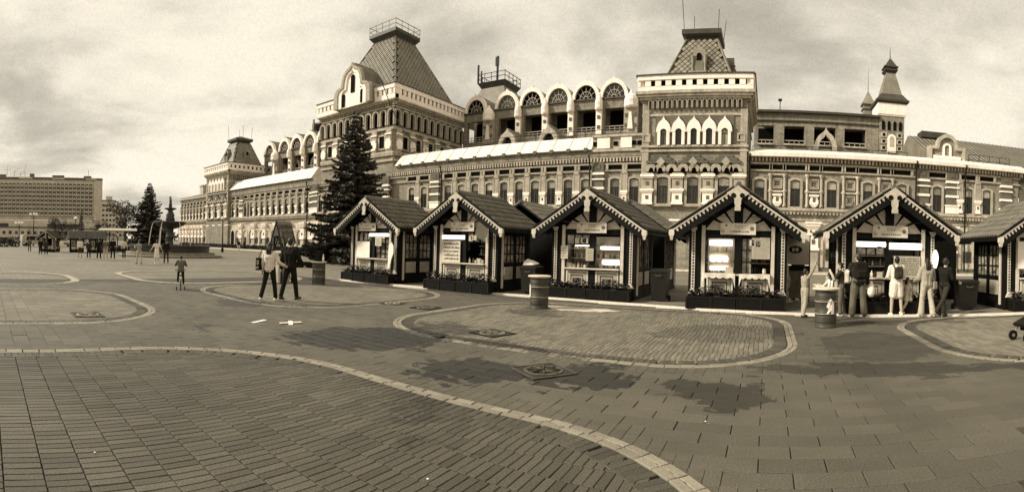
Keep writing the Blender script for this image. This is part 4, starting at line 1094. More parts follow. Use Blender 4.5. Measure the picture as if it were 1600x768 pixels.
# shared geometry of a kiosk, built once: list of (name, mesh, children)
def kiosk_parts():
    K = []
    def add(name, mb, m, sub=()): K.append((name, mb.mesh(name, m), [(n, b.mesh(n, mm)) for n, b, mm in sub]))
    add('floor', MB().box(-HWK, HWK, 0, DEP, 0.0, .1), m_wood)
    # roof boards
    a = MB()
    for s in (-1, 1):
        a.add([(0, RF, RZ), (s * EX, RF, EZ), (s * EX, RB, EZ), (0, RB, RZ), (0, RF, RZ - .07), (s * EX, RF, EZ - .07), (s * EX, RB, EZ - .07), (0, RB, RZ - .07)], [(0, 1, 2, 3), (4, 7, 6, 5), (0, 4, 5, 1), (3, 2, 6, 7), (1, 5, 6, 2), (0, 3, 7, 4)])
    add('roof_board', a, m_wood)
    add('ridge_cap', MB().tube([(0, RF, RZ + .07), (0, RB, RZ + .07)], .07, 8), m_tile)
    # scalloped bargeboards with teeth
    for s in (-1, 1):
        b = MB(); n = Vector((s * sin(SLOPE), 0, cos(SLOPE))); d = Vector((s * cos(SLOPE), 0, -sin(SLOPE))); top = Vector((0, RF - .02, RZ))
        def P3(u, w, y=0): q = top + d * u - n * w; return (q.x, q.y + y, q.z)
        L = hypot(EX, RZ - EZ)
        def bar(mb, u0, u1, w0, w1, y0, y1):
            mb.add([P3(u0, w0, y0), P3(u1, w0, y0), P3(u1, w1, y0), P3(u0, w1, y0), P3(u0, w0, y1), P3(u1, w0, y1), P3(u1, w1, y1), P3(u0, w1, y1)], [(0, 3, 2, 1), (4, 5, 6, 7), (0, 1, 5, 4), (1, 2, 6, 5), (2, 3, 7, 6), (3, 0, 4, 7)])
        bar(b, .0, L, -.012, .035, -.03, .02)
        bk = MB(); bar(bk, .05, L, .05, .30, -.01, .05); bar(bk, .1, L, -.085, -.03, -.05, .06)
        tt = MB(); u = .3
        while u < L - .06: bar(tt, u, u + .062, .05, .105, -.03, .012); bar(tt, u + .015, u + .047, .105, .14, -.03, .012); u += .135
        K.append(('bargeboard', b.mesh('bargeboard', m_trim), [('backing_board', bk.mesh('backing_board', m_wood)), ('teeth', (lambda me: (STUFF.add(me.name), me)[1])(tt.mesh('teeth', m_teeth)))]))
    # apex ornament: pale plate with two round holes and a pendant
    a = MB(); y0, y1 = RF - .09, RF - .05
    a.prism([(-.06, RZ - .62), (.06, RZ - .62), (.1, RZ - .5), (.1, RZ - .38), (.34, RZ - .2), (0, RZ + .03), (-.34, RZ - .2), (-.1, RZ - .38), (-.1, RZ - .5)], y0, y1)
    a.box(-.09, .09, y0 - .02, y1, RZ - .72, RZ - .6)
    h1 = MB().prism(arc(-.13, RZ - .27, .075, 0, 360, 12)[:-1], y0 - .012, y0); h2 = MB().prism(arc(.13, RZ - .27, .075, 0, 360, 12)[:-1], y0 - .012, y0)
    add('apex_ornament', a, m_teeth, [('hole', h1, m_wood), ('hole', h2, m_wood)])
    for s in (-1, 1):
        a = MB(); x = s * (EX - .06); a.box(x - .08, x + .08, RF - .07, RF + .05, EZ - .12, EZ + .06); a.frustum(x, RF - .01, .035, .06, EZ - .26, EZ - .12); add('eave_pendant', a, m_trim)
    # corner posts: dark timber with a carved cream chain, cap and foot
    for s in (-1, 1):
        for yy in (.1, DEP - .1):
            p = MB().box(s * 1.40 - .12, s * 1.40 + .12, yy - .11, yy + .11, .1, 2.62)
            if yy < 1:
                st = MB().box(s * 1.38 - .055, s * 1.38 + .055, yy - .125, yy - .11, .55, 2.34)
                dm = MB(); z = .62
                while z < 2.3: dm.add([(s * 1.38, yy - .135, z - .036), (s * 1.38 + .033, yy - .135, z), (s * 1.38, yy - .135, z + .036), (s * 1.38 - .033, yy - .135, z), (s * 1.38, yy - .124, z - .036), (s * 1.38 + .033, yy - .124, z), (s * 1.38, yy - .124, z + .036), (s * 1.38 - .033, yy - .124, z)], [(0, 1, 2, 3), (0, 4, 5, 1), (1, 5, 6, 2), (2, 6, 7, 3), (3, 7, 4, 0)]); z += .092
                dme = dm.mesh('carved_diamonds', m_wood); STUFF.add(dme.name)
                cp = MB().add([(s * 1.38 - .12, yy - .17, 2.46), (s * 1.38 + .12, yy - .17, 2.46), (s * 1.38 + .12, yy - .11, 2.46), (s * 1.38 - .12, yy - .11, 2.46), (s * 1.38 - .05, yy - .15, 2.33), (s * 1.38 + .05, yy - .15, 2.33), (s * 1.38 + .05, yy - .11, 2.33), (s * 1.38 - .05, yy - .11, 2.33)], [(0, 1, 2, 3), (4, 7, 6, 5), (0, 4, 5, 1), (1, 5, 6, 2), (2, 6, 7, 3), (3, 7, 4, 0)])
                ft = MB().prism([(s * 1.38 - .13, .42), (s * 1.38 + .13, .42), (s * 1.38 + .03, .6), (s * 1.38 - .03, .6)], yy - .2, yy - .11)
                K.append(('post', p.mesh('post', m_wood), [('carved_strip', st.mesh('carved_strip', m_trim)), ('carved_diamonds', dme), ('post_cap', cp.mesh('post_cap', m_trim)), ('post_foot', ft.mesh('post_foot', m_trim))]))
            else: add('post', p, m_wood)
        add('cream_batten', MB().box(s * 1.07 - .055, s * 1.07 + .055, -.05, .0, .42, 2.52), m_trim)
        add('cream_batten', MB().box(s * 1.5 - .0 if s < 0 else 1.5, s * 1.5 + (.05 if s > 0 else -.0) if s > 0 else -1.55, DEP - .32, DEP - .22, .12, 2.3) if False else MB().box(min(s * 1.5, s * 1.55), max(s * 1.5, s * 1.55), .3, .39, .15, 2.3), m_trim)
    # front: frame, counter, lower panels
    f = MB(); f.box(-1.3, 1.3, -.02, .12, 2.2, 2.34); f.box(-1.3, -.98, -.0, .1, .1, 2.2); f.box(.98, 1.3, -.0, .1, .1, 2.2); f.box(-.11, .11, -.02, .1, .1, 2.2); f.box(-.98, .98, .02, .1, .1, 1.0)
    add('front_frame', f, m_wood)
    add('counter', MB().box(-1.0, 1.0, -.16, .3, 1.0, 1.045), m_trim)
    for s in (-1, 1):
        x = s * .545; sq = lambda w, z0, z1: [(x + w, z0), (x + w, z1), (x - w, z1), (x - w, z0)]
        a = MB().ring(sq(.41, .44, .95), sq(.35, .44, .9), -.03, .02, True); b = MB().ring(sq(.33, .42, .88), sq(.24, .42, .8), -.02, .02, True); c = MB().box(x - .24, x + .24, .0, .02, .42, .8); e = MB().ring(sq(.2, .42, .74), sq(.165, .42, .7), -.012, .0, True)
        add('lower_panel', a, m_trim, [('panel_field', b, m_panel), ('panel_center', c, m_brown), ('panel_moulding', e, m_panel)])
    # gable: king post, dark rafters and the pale fan panels
    f = MB(); f.box(-.13, .13, -.06, .06, 2.3, 3.3); add('king_post', f, m_wood)
    for s in (-1, 1):
        a = MB(); a.beam((s * .02, .0, 3.42), (s * 1.75, .0, 2.27), .1, .26, (0, 0, 1)); add('rafter', a, m_wood)
    add('gable_board', MB().prism([(-1.55, 2.34), (1.55, 2.34), (0, 3.42)], .05, .1), m_wood)
    def fan(a0, a1, r0, r1, s):
        # clip a wedge between two rays inside the gable triangle
        pts = []
        for a in (a0, a1):
            ca, sa = cos(radians(a)), sin(radians(a)); t = min((3.2 - 2.36) / (sa + ca * .66) if True else 9, 1.02 / max(ca, .01)); pts.append((t * ca, t * sa, ca, sa))
        (x0, z0, c0, s0), (x1, z1, c1, s1) = pts
        g = [(s * (.0 + c0 * r0), 2.36 + s0 * r0), (s * x0, 2.36 + z0), (s * x1, 2.36 + z1), (s * c1 * r0, 2.36 + s1 * r0)]
        return g
    for s in (-1, 1):
        for (a0, a1) in ((2, 23), (29, 50), (57, 78)):
            add('fan_panel', MB().prism(fan(a0, a1, .24, 1, s), .0, .05), m_trim)
    # side walls: posts, grid windows, low panels
    for s in (-1, 1):
        x0, x1 = sorted((s * (HWK - .09), s * HWK)); w = MB()
        w.box(x0, x1, .2, DEP - .1, .1, .42); w.box(x0, x1, .2, DEP - .1, .98, 1.1); w.box(x0, x1, .2, DEP - .1, 2.12, 2.45)
        for yy in (.26, .42, 1.37, 2.32): w.box(x0, x1, yy - .09, yy + .09, .1, 2.2)
        add('side_frame', w, m_wood)
        for (ya, yb) in ((.51, 1.28), (1.46, 2.23)):
            xs_ = s * (HWK - .04); g = MB().box(min(xs_, xs_ - s * .02), max(xs_, xs_ - s * .02), ya, yb, 1.1, 2.12)
            bars = MB(); o = s * (HWK - .015)
            for k in (1, 2): yy = ya + (yb - ya) * k / 3; bars.box(min(o, o - s * .03), max(o, o - s * .03), yy - .02, yy + .02, 1.1, 2.12)
            for z in (1.43, 1.78): bars.box(min(o, o - s * .03), max(o, o - s * .03), ya, yb, z - .02, z + .02)
            add('side_window', bars, m_wood, [('pane', g, m_pane)])
            xb = s * (HWK - .3); 
            add('blind', MB().box(min(xb, xb - s * .02), max(xb, xb - s * .02), ya + .05, yb - .05, 1.15 if ya < 1 else 1.5, 2.1), m_curt)
            add('low_panel', MB().box(min(o, o - s * .06), max(o, o - s * .06), ya + .06, yb - .06, .46, .94), m_panel)
    add('back_wall', MB().box(-HWK, HWK, DEP - .09, DEP - .02, .1, 2.6), m_wood)
    add('ceiling', MB().box(-HWK + .1, HWK - .1, .12, DEP - .1, 2.3, 2.34), m_wood)
    return K
KP = kiosk_parts()
def kiosk(loc, rz, label, single=True, group='gabled market kiosks along the kerb', rm=None):
    t = thing('market_kiosk', label, 'kiosk', loc, rz, group)
    for n, me, sub in KP:
        o = place(n, me, t)
        for sn, sm in sub: place(sn, sm, o)
    roof_tiles(t, single, rm)
    return t
def text_lines(parent, x0, x1, z0, z1, y, rows, m, seed=0):
    rn = random.Random(seed); J = MB(); h = (z1 - z0) / rows
    for r in range(rows):
        x = x0 + rn.uniform(0, .05); zb = z1 - h * (r + 1) + h * .25
        while x < x1 - .03:
            w = min(rn.uniform(.02, .075), x1 - x)
            J.box(x, x + w, y - .004, y, zb, zb + h * rn.uniform(.35, .6)); x += w + rn.uniform(.012, .03)
    part('print', J, m, parent, kind='stuff')
def sign(k, x=0, lean=0, seed=1):
    s = part('sign_board', MB().box(x - .54, x + .54, -.15, -.12, 2.25, 2.6), m_ban, k)
    part('roundel', MB().prism(arc(x + .42, 2.44, .065, 0, 360, 14)[:-1], -.158, -.15), m_ink, s)
    part('roundel', MB().prism(arc(x - .36, 2.53, .035, 0, 360, 10)[:-1], -.158, -.15), m_ink, s)
    part('emblem', MB().prism([(x - .5, 2.29), (x - .42, 2.31), (x - .4, 2.4), (x - .46, 2.36), (x - .48, 2.44), (x - .52, 2.4)], -.156, -.15), m_inkl, s)
    text_lines(s, x - .3, x + .33, 2.3, 2.39, -.152, 1, m_ink, seed); text_lines(s, x - .14, x + .16, 2.44, 2.55, -.152, 2, m_inkl, seed + 5)
    return s
def lamp(k, x0, x1, y, z, r=.05):
    part('light_tube', MB().tube([(x0, y, z), (x1, y, z)], r, 8), m_lamp, k)
def board(k, name, x0, x1, z0, z1, y, m, rows=0, seed=3, inkm=None):
    b = part(name, MB().box(x0, x1, y - .02, y, z0, z1), m, k)
    if rows: text_lines(b, x0 + .04, x1 - .04, z0 + .05, z1 - .04, y - .022, rows, inkm or m_ink, seed)
    return b
def mullions(k, x0, x1, z0, z1, nx, nz, y=.05, pane=True):
    b = MB()
    for i in range(nx + 1): x = x0 + (x1 - x0) * i / nx; b.box(x - .016, x + .016, y - .02, y + .02, z0, z1)
    for i in range(nz + 1): z = z0 + (z1 - z0) * i / nz; b.box(x0, x1, y - .018, y + .018, z - .016, z + .016)
    o = part('window_grid', b, m_wood, k)
    if pane: part('pane', MB().box(x0, x1, y + .02, y + .03, z0, z1), m_pane, o)
def lit_back(k, x0, x1, z0=1.1, z1=2.15, m=None, y=1.2):
    b = part('interior_wall', MB().box(x0, x1, y, y + .04, z0, z1), m or m_inner, k)
    sh = MB()
    for z in (1.35, 1.68): sh.box(x0, x1, y - .28, y, z, z + .03)
    part('shelf', sh, m_trim, k)
GOODS = []
def fill_goods(k, x0, x1, zs, y, seed):
    rn = random.Random(seed); Js = [MB() for _ in range(3)]
    for z in zs:
        x = x0 + .04
        while x < x1 - .04:
            w = rn.uniform(.03, .07); h = rn.uniform(.08, .24); J = rn.choice(Js); yy = y + rn.uniform(-.06, .06)
            if rn.random() < .5: J.lathe([(w * .5, z), (w * .5, z + h * .65), (w * .2, z + h * .8), (w * .2, z + h)], x, yy, 6)
            else: J.box(x - w / 2, x + w / 2, yy - .03, yy + .03, z, z + h)
            x += w + rn.uniform(.01, .05)
    for J, m in zip(Js, (m_curt, m_brown, m_panel)): part('shelf_goods', J, m, k, kind='stuff')
def goods(k, spots, label):
    # bottles, jars and cartons on counter or shelf: each its own thing
    cnt = {}
    for (x, y, z, kind) in spots:
        rn = random.Random(int(x * 997 + y * 31 + z * 101)); h = rn.uniform(.13, .26); r = rn.uniform(.03, .05)
        X = k.location.x + x; Y = k.location.y + y
        if kind == 'bottle':
            o = part('bottle', MB().lathe([(r, 0), (r, h * .6), (r * .4, h * .78), (r * .4, h)], 0, 0, 8), m_curt if rn.random() < .6 else m_brown, None, (X, Y, z), smooth=True)
        elif kind == 'jar':
            o = part('jar', MB().lathe([(r * 1.2, 0), (r * 1.3, h * .4), (r * 1.1, h * .55), (r * 1.25, h * .56), (r * 1.2, h * .65)], 0, 0, 10), m_trim, None, (X, Y, z), smooth=True)
        else:
            o = part('carton', MB().box(-r * 2, r * 2, -r, r, 0, h * .8).box(-r * 2.05, r * 2.05, -r * 1.02, r * 1.02, h * .8, h * .84), m_panel, None, (X, Y, z))
        tot = sum(1 for q in spots if q[3] == kind); i = cnt.get(kind, 0); cnt[kind] = i + 1
        od = kind if tot == 1 else ('leftmost ' + kind if i == 0 else ('rightmost ' + kind if i == tot - 1 else ('second', 'third', 'fourth', 'fifth')[i - 1] + ' ' + kind + ' from the left'))
        tag(o, label.replace('$', od), kind, 'goods ' + label.split('$ ')[1])
KX = [(-15.85, 15.62), (-10.95, 15.65), (-5.9, 16.05), (-.92, 15.28), (3.62, 14.6), (8.98, 14.45)]
ks = [kiosk((KX[0][0], KX[0][1], .035), 0, 'leftmost dark timber kiosk, with a blank white board in its window'),
      kiosk((KX[1][0], KX[1][1], .035), 0, 'dark timber kiosk with a printed poster in its left window'),
      kiosk((KX[2][0], KX[2][1], .035), 0, 'dark timber kiosk with the brightly lit shop front'),
      kiosk((KX[3][0], KX[3][1], .035), 0, 'dark timber kiosk seen square on with white cloths over its counter'),
      kiosk((KX[4][0], KX[4][1], .035), 0, 'dark timber kiosk with the queue of people at its counter'),
      kiosk((KX[5][0], KX[5][1], .035), 0, 'rightmost dark timber kiosk, cut by the edge of the picture')]
for i, k in enumerate(ks): sign(k, (-.28 if i == 0 else 0), 0, i * 7 + 1)
# kiosk 1
k = ks[0]; board(k, 'blank_board', -1.0, -.15, 1.06, 1.78, -.06, m_white); mullions(k, -.98, -.12, 1.8, 2.2, 3, 1); mullions(k, .12, .98, 1.05, 1.92, 3, 4)
lamp(k, -.2, .95, -.02, 2.08, .07); board(k, 'small_notice', .2, .58, 1.6, 1.98, -.06, m_trim, 3, 8, m_inkl)
b = part('white_paddle_sign', MB().prism([(1.12, .62), (1.2, .62), (1.3, 1.05), (1.42, 1.3), (1.42, 1.62), (1.3, 1.78), (1.16, 1.66), (1.12, 1.3)], -.2, -.16), m_white, k)
lit_back(k, -1, 1, 1.1, 2.1, m_inner)
# kiosk 2
k = ks[1]; lamp(k, -1.0, .05, -.02, 2.02, .08); board(k, 'menu_poster', -.98, -.12, 1.06, 1.88, -.06, m_ban, 5, 11)
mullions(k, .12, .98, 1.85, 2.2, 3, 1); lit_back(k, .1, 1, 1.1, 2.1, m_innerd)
part('hanging_disc', MB().prism(arc(.98, 2.22, .27, 0, 360, 20)[:-1], -.3, -.28), mat('smoky acrylic', .12, rough=.2, fine=0), k)
# kiosk 3
k = ks[2]; lit_back(k, -1, 1, 1.08, 2.15, m_inner, .8); lamp(k, .15, .95, .45, 1.75, .06); lamp(k, -.85, -.3, .55, 1.9, .1); lamp(k, .2, .95, .55, 1.25, .09)
mullions(k, -.98, -.12, 1.85, 2.2, 3, 1); b = part('glass_front', MB().box(.12, .98, .03, .04, 1.05, 2.2), mat('clear shop glass', .04, rough=.03, var=0, fine=0, spec=.5), k) if False else None
board(k, 'price_board', -1.12, -.86, 1.35, 1.8, -.12, m_trim, 4, 5, m_inkl); board(k, 'price_board', -.2, .08, 1.3, 1.72, -.1, m_panel, 4, 6, m_inkl)
lamp(k, 1.62, 1.64, .9, 1.8, .09) if False else None
# kiosk 4
k = ks[3]; lit_back(k, -1, 0, 1.08, 2.15, m_inner, .6); lamp(k, -.92, -.2, .35, 2.0, .09); lamp(k, -.9, -.35, .4, 1.5, .1); lamp(k, -.9, -.3, .42, 1.2, .07)
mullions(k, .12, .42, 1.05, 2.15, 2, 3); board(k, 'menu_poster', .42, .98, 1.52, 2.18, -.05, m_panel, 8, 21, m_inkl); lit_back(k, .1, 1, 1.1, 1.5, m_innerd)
for x0, x1 in ((-1.08, -.06), (.06, 1.0)):
    c = MB(); n = 14
    for (a, b_) in [(i, i + 1) for i in range(n)]:
        xa = x0 + (x1 - x0) * a / n; xb = x0 + (x1 - x0) * b_ / n; da = .1 + .05 * abs(sin(a * 2.1)) + (.28 if a < 1 or a > n - 1 else 0); db = .1 + .05 * abs(sin(b_ * 2.1)) + (.28 if b_ < 1 or b_ > n - 1 else 0)
        c.add([(xa, .3, 1.056), (xb, .3, 1.056), (xb, -.18 - .012 * sin(b_), 1.056), (xa, -.18 - .012 * sin(a), 1.056), (xb, -.19 - .012 * sin(b_), 1.05 - db), (xa, -.19 - .012 * sin(a), 1.05 - da)], [(0, 1, 2, 3), (3, 2, 4, 5)])
    o = part('counter_cloth', c, m_curt, None, (k.location.x, k.location.y, .035)); tag(o, ('left' if x0 < 0 else 'right') + ' white cloth hanging over the counter of the kiosk seen square on', 'cloth', 'cloths on the kiosk counter')
# kiosk 5
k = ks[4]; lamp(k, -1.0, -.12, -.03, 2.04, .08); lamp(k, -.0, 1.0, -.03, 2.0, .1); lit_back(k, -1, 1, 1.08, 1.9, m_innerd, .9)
board(k, 'menu_board', .14, .98, 1.06, 1.7, -.05, m_panel, 8, 31); mullions(k, -.98, -.12, 1.72, 1.95, 3, 1, .03)
part('bulb_lamp', MB().lathe([(.04, 1.36), (.08, 1.5), (.1, 1.66), (.08, 1.8), (.03, 1.9)], 1.38, -.3, 12), m_lamp, k)
# kiosk 6
k = ks[5]; board(k, 'white_board', -1.1, -.2, 1.35, 2.25, -.09, m_white); lamp(k, -1.0, .9, -.03, 1.5, .06); lit_back(k, -1, 1)
# goods
goods(ks[1], [(.2, .12, 1.08, 'bottle'), (.35, .15, 1.08, 'bottle'), (.5, .1, 1.08, 'jar'), (.62, .14, 1.08, 'carton'), (.8, .12, 1.08, 'jar')], '$ on the counter of the kiosk with the printed poster')
goods(ks[2], [(-.9, .1, 1.08, 'carton'), (-.75, .12, 1.08, 'carton'), (-.55, .1, 1.08, 'bottle'), (-.42, .12, 1.08, 'bottle'), (-.3, .1, 1.08, 'jar'), (.3, .6, 1.42, 'jar'), (.45, .6, 1.42, 'bottle'), (.62, .6, 1.42, 'bottle'), (.8, .6, 1.42, 'jar')], '$ in the brightly lit kiosk window')
goods(ks[3], [(-.3, .12, 1.09, 'carton'), (-.2, .1, 1.09, 'carton'), (-.7, .4, 1.42, 'jar'), (-.5, .4, 1.42, 'jar'), (.82, .1, 1.09, 'jar')], '$ above the counter cloths of the square-on kiosk')
goods(ks[4], [(-.9, .1, 1.08, 'bottle'), (-.75, .12, 1.08, 'bottle'), (-.62, .1, 1.08, 'jar'), (-.5, .1, 1.08, 'bottle'), (-.25, .12, 1.08, 'carton'), (-.85, .7, 1.42, 'jar'), (-.6, .7, 1.42, 'bottle'), (-.35, .7, 1.42, 'bottle')], '$ at the counter where people queue')
fill_goods(ks[0], .1, .95, (1.38, 1.71), 1.08, 1); fill_goods(ks[1], .1, .95, (1.38, 1.71), 1.08, 2)
fill_goods(ks[2], -.95, .95, (1.06, 1.38, 1.71), .66, 3); fill_goods(ks[3], -.95, -.1, (1.06, 1.38, 1.71), .46, 4); fill_goods(ks[3], .1, .95, (1.06, 1.38), 1.05, 7)
fill_goods(ks[4], -.95, .1, (1.06, 1.38, 1.71), .76, 5); fill_goods(ks[5], -.9, .95, (1.06, 1.38, 1.71), 1.08, 6)
for i, k in enumerate(ks):      # cable run and small notices, different on each
    rn = random.Random(i + 40)
    for j in range(rn.randint(2, 4)):
        x = rn.choice((-1, 1)) * rn.uniform(.2, .8); z = rn.uniform(2.04, 2.1); board(k, 'notice', x - .07, x + .07, z - .16, z + .02, -.05, m_trim, 3, i * 5 + j, m_inkl)
    part('cable_run', MB().tube([(-1.5 + 3 * u, -.42 + .2 * sin(u * 9 + i), 2.78 - .25 * sin(pi * u) * (i % 3) * .5) for u in [q / 10 for q in range(11)]], .008, 4), m_iron, k)
# back row
for (x, y, lab) in ((-10.6, 22.2, 'kiosk in the second row behind the kiosk with the printed poster'), (-5.7, 22.4, 'kiosk in the second row behind the brightly lit kiosk'), (5.9, 21.2, 'kiosk in the second row seen right of the queue kiosk')):
    kiosk((x, y, .035), pi, 'dark timber ' + lab, False, 'gabled market kiosks of the back row')
# planter boxes with flowers along each kiosk front
def planter(x, y, w, label, seed):
    t = thing('planter_box', label, 'planter', (x, y, .035), 0, 'flower boxes at the kiosk feet')
    b = MB().box(-w / 2, w / 2, -.2, .2, 0, .36); part('box', b, m_wood, t)
    tr = MB().box(-w / 2 - .012, w / 2 + .012, -.212, .212, .33, .375)
    for xx in (-w / 2, 0, w / 2): tr.box(xx - .03, xx + .03, -.215, -.2, 0.0, .33)
    part('rim', tr, m_iron, t)
    rn = random.Random(seed); L = MB(); F = MB()
    for i in range(int(w * 420)):
        px, py = rn.uniform(-w / 2 + .04, w / 2 - .04), rn.uniform(-.19, .19); pz = .36 + rn.random() ** 1.5 * (.26 + .08 * sin(px * 5 + seed)); s = rn.uniform(.03, .075); a = rn.uniform(0, 6.3); tl = rn.uniform(-.8, .8)
        v = [Vector((-s, 0, 0)), Vector((0, -s * .6, s * .3)), Vector((s, 0, 0)), Vector((0, s * .6, s * .3))]
        M = Matrix.Translation((px, py, pz)) @ Matrix.Rotation(a, 4, 'Z') @ Matrix.Rotation(tl, 4, 'X'); (F if rn.random() < .05 else L).add([M @ q for q in v], [(0, 1, 2, 3)])
    part('leaves', L, m_leaf, t, kind='stuff'); part('flowers', F, m_flow, t, kind='stuff')
names = ('leftmost kiosk', 'kiosk with the printed poster', 'brightly lit kiosk', 'kiosk seen square on', 'queue kiosk', 'rightmost kiosk')
for i, (x, y) in enumerate(KX):
    for s in (-1, 1):
        planter(x + s * .745, y - .36, 1.46, ('left' if s < 0 else 'right') + ' black flower box at the foot of the ' + names[i], i * 2 + s + 9)
# ------------------------------------------------------------------ people
m_skin = mat('skin', .40, rough=.6, var=.06, fine=0, col=(.50, .40, .28, 1))
m_hairc = mat('dark hair', .022, rough=.5, var=.3, scale=30, fine=.3, fscale=90)
m_shoew = mat('white sneaker', .75, var=.06, fine=0); m_shoed = mat('dark shoe', .03, var=.1, fine=0)
def cloth(name, v, **k): return mat(name + ' cloth', v, rough=.9, var=.16, scale=7, fine=.1, fscale=60, spec=.1, obj=True, fold=.8, **k)
PENDING = []
def cap(mb, p, q, r1, r2, n=10):
    p, q = Vector(p), Vector(q)
    if (q - p).length > 1e-5: mb.tube([p, q], [r1, r2], n)
    mb.ball(p, r1, n, 6); mb.ball(q, r2, n, 6)
def skeleton(H, pose):
    s = H / 1.75; J = {}
    def V3(x, y, z): return Vector((x, y, z)) * s
    lean = radians(pose.get('lean', 0)); side = radians(pose.get('side', 0)); hz = .95
    def up(x, y, z):      # torso point rotated about the pelvis
        dz = z - hz; v = Vector((x, y, dz)); v = Matrix.Rotation(-lean, 3, 'X') @ v; v = Matrix.Rotation(side, 3, 'Y') @ v
        return Vector((v.x, v.y, v.z + hz)) * s
    J['pelvis'] = V3(0, 0, hz); J['waist'] = up(0, 0, 1.08); J['chest'] = up(0, 0, 1.3); J['neck'] = up(0, -.005, 1.47); J['head'] = up(0, .02, 1.625)
    hy = radians(pose.get('turn', 0)); J['hyaw'] = hy
    for sd_, n in ((-1, 'L'), (1, 'R')):
        sw, kn, ab = pose.get('leg' + n, (0, 3, 3)); sw, kn, ab = radians(sw), radians(kn), radians(ab)
        hip = V3(sd_ * .09, 0, .92); d1 = Vector((sd_ * sin(ab), sin(sw) * cos(ab), -cos(sw) * cos(ab))); k = hip + d1 * .43 * s
        d2 = Vector((sd_ * sin(ab) * .6, sin(sw - kn) * cos(ab), -cos(sw - kn) * cos(ab))); a = k + d2 * .41 * s
        ft = radians(pose.get('foot' + n, 0)); fd = Vector((sd_ * .12, cos(ft), -sin(ft))).normalized()
        J['hip' + n], J['knee' + n], J['ank' + n], J['toe' + n] = hip, k, a, a + fd * .17 * s + Vector((0, 0, -.045 * s)); J['heel' + n] = a - fd * .045 * s + Vector((0, 0, -.045 * s))
        fw, ab2, eb, ein = pose.get('arm' + n, (5, 8, 15, 0)); fw, ab2, eb, ein = radians(fw), radians(ab2), radians(eb), radians(ein)
        sh = up(sd_ * .185, 0, 1.42)
        e1 = Vector((sd_ * sin(ab2), sin(fw) * cos(ab2), -cos(fw) * cos(ab2))); el = sh + e1 * .29 * s
        e2 = Vector((sd_ * sin(ab2) * cos(eb) - sd_ * sin(ein), sin(fw + eb) * cos(ab2), -cos(fw + eb) * cos(ab2))).normalized(); wr = el + e2 * .25 * s
        J['sh' + n], J['el' + n], J['wr' + n], J['hd' + n] = sh, el, wr, e2
    low = min(min(J['toe' + n].z, J['heel' + n].z) for n in 'LR') - .03 * s
    for k, v in J.items():
        if isinstance(v, Vector) and not k.startswith('hd'): v.z -= low
    J['s'] = s
    return J
def limb_set(mb, J, s, add, parts, fat=1.0):
    for n in 'LR':
        if 'leg' in parts:
            cap(mb, J['hip' + n], J['knee' + n], (.085 * fat + add) * s, (.056 * fat + add) * s); cap(mb, J['knee' + n], J['ank' + n], (.054 * fat + add) * s, (.038 + add) * s)
        if 'arm' in parts:
            cap(mb, J['sh' + n], J['el' + n], (.05 * fat + add) * s, (.04 * fat + add) * s); cap(mb, J['el' + n], J['wr' + n], (.039 * fat + add) * s, (.028 + add) * s)
def torso_set(mb, J, s, add, fat=1.0, z='full'):
    for sd_ in (-1, 1):
        o = lambda k, w: J[k] + Vector((sd_ * w * s, 0, 0))
        if z != 'top': cap(mb, o('pelvis', .06), o('waist', .045), (.105 * fat + add) * s, (.095 * fat + add) * s)
        cap(mb, o('waist', .045), o('chest', .075), (.095 * fat + add) * s, (.105 * fat + add) * s)
        n = 'L' if sd_ < 0 else 'R'
        cap(mb, o('chest', .075), J['sh' + n] * .8 + J['neck'] * .2, (.105 * fat + add) * s, (.055 + add) * s)
    cap(mb, J['chest'], J['neck'] - Vector((0, 0, .05 * s)), (.11 * fat + add) * s, (.06 + add) * s)
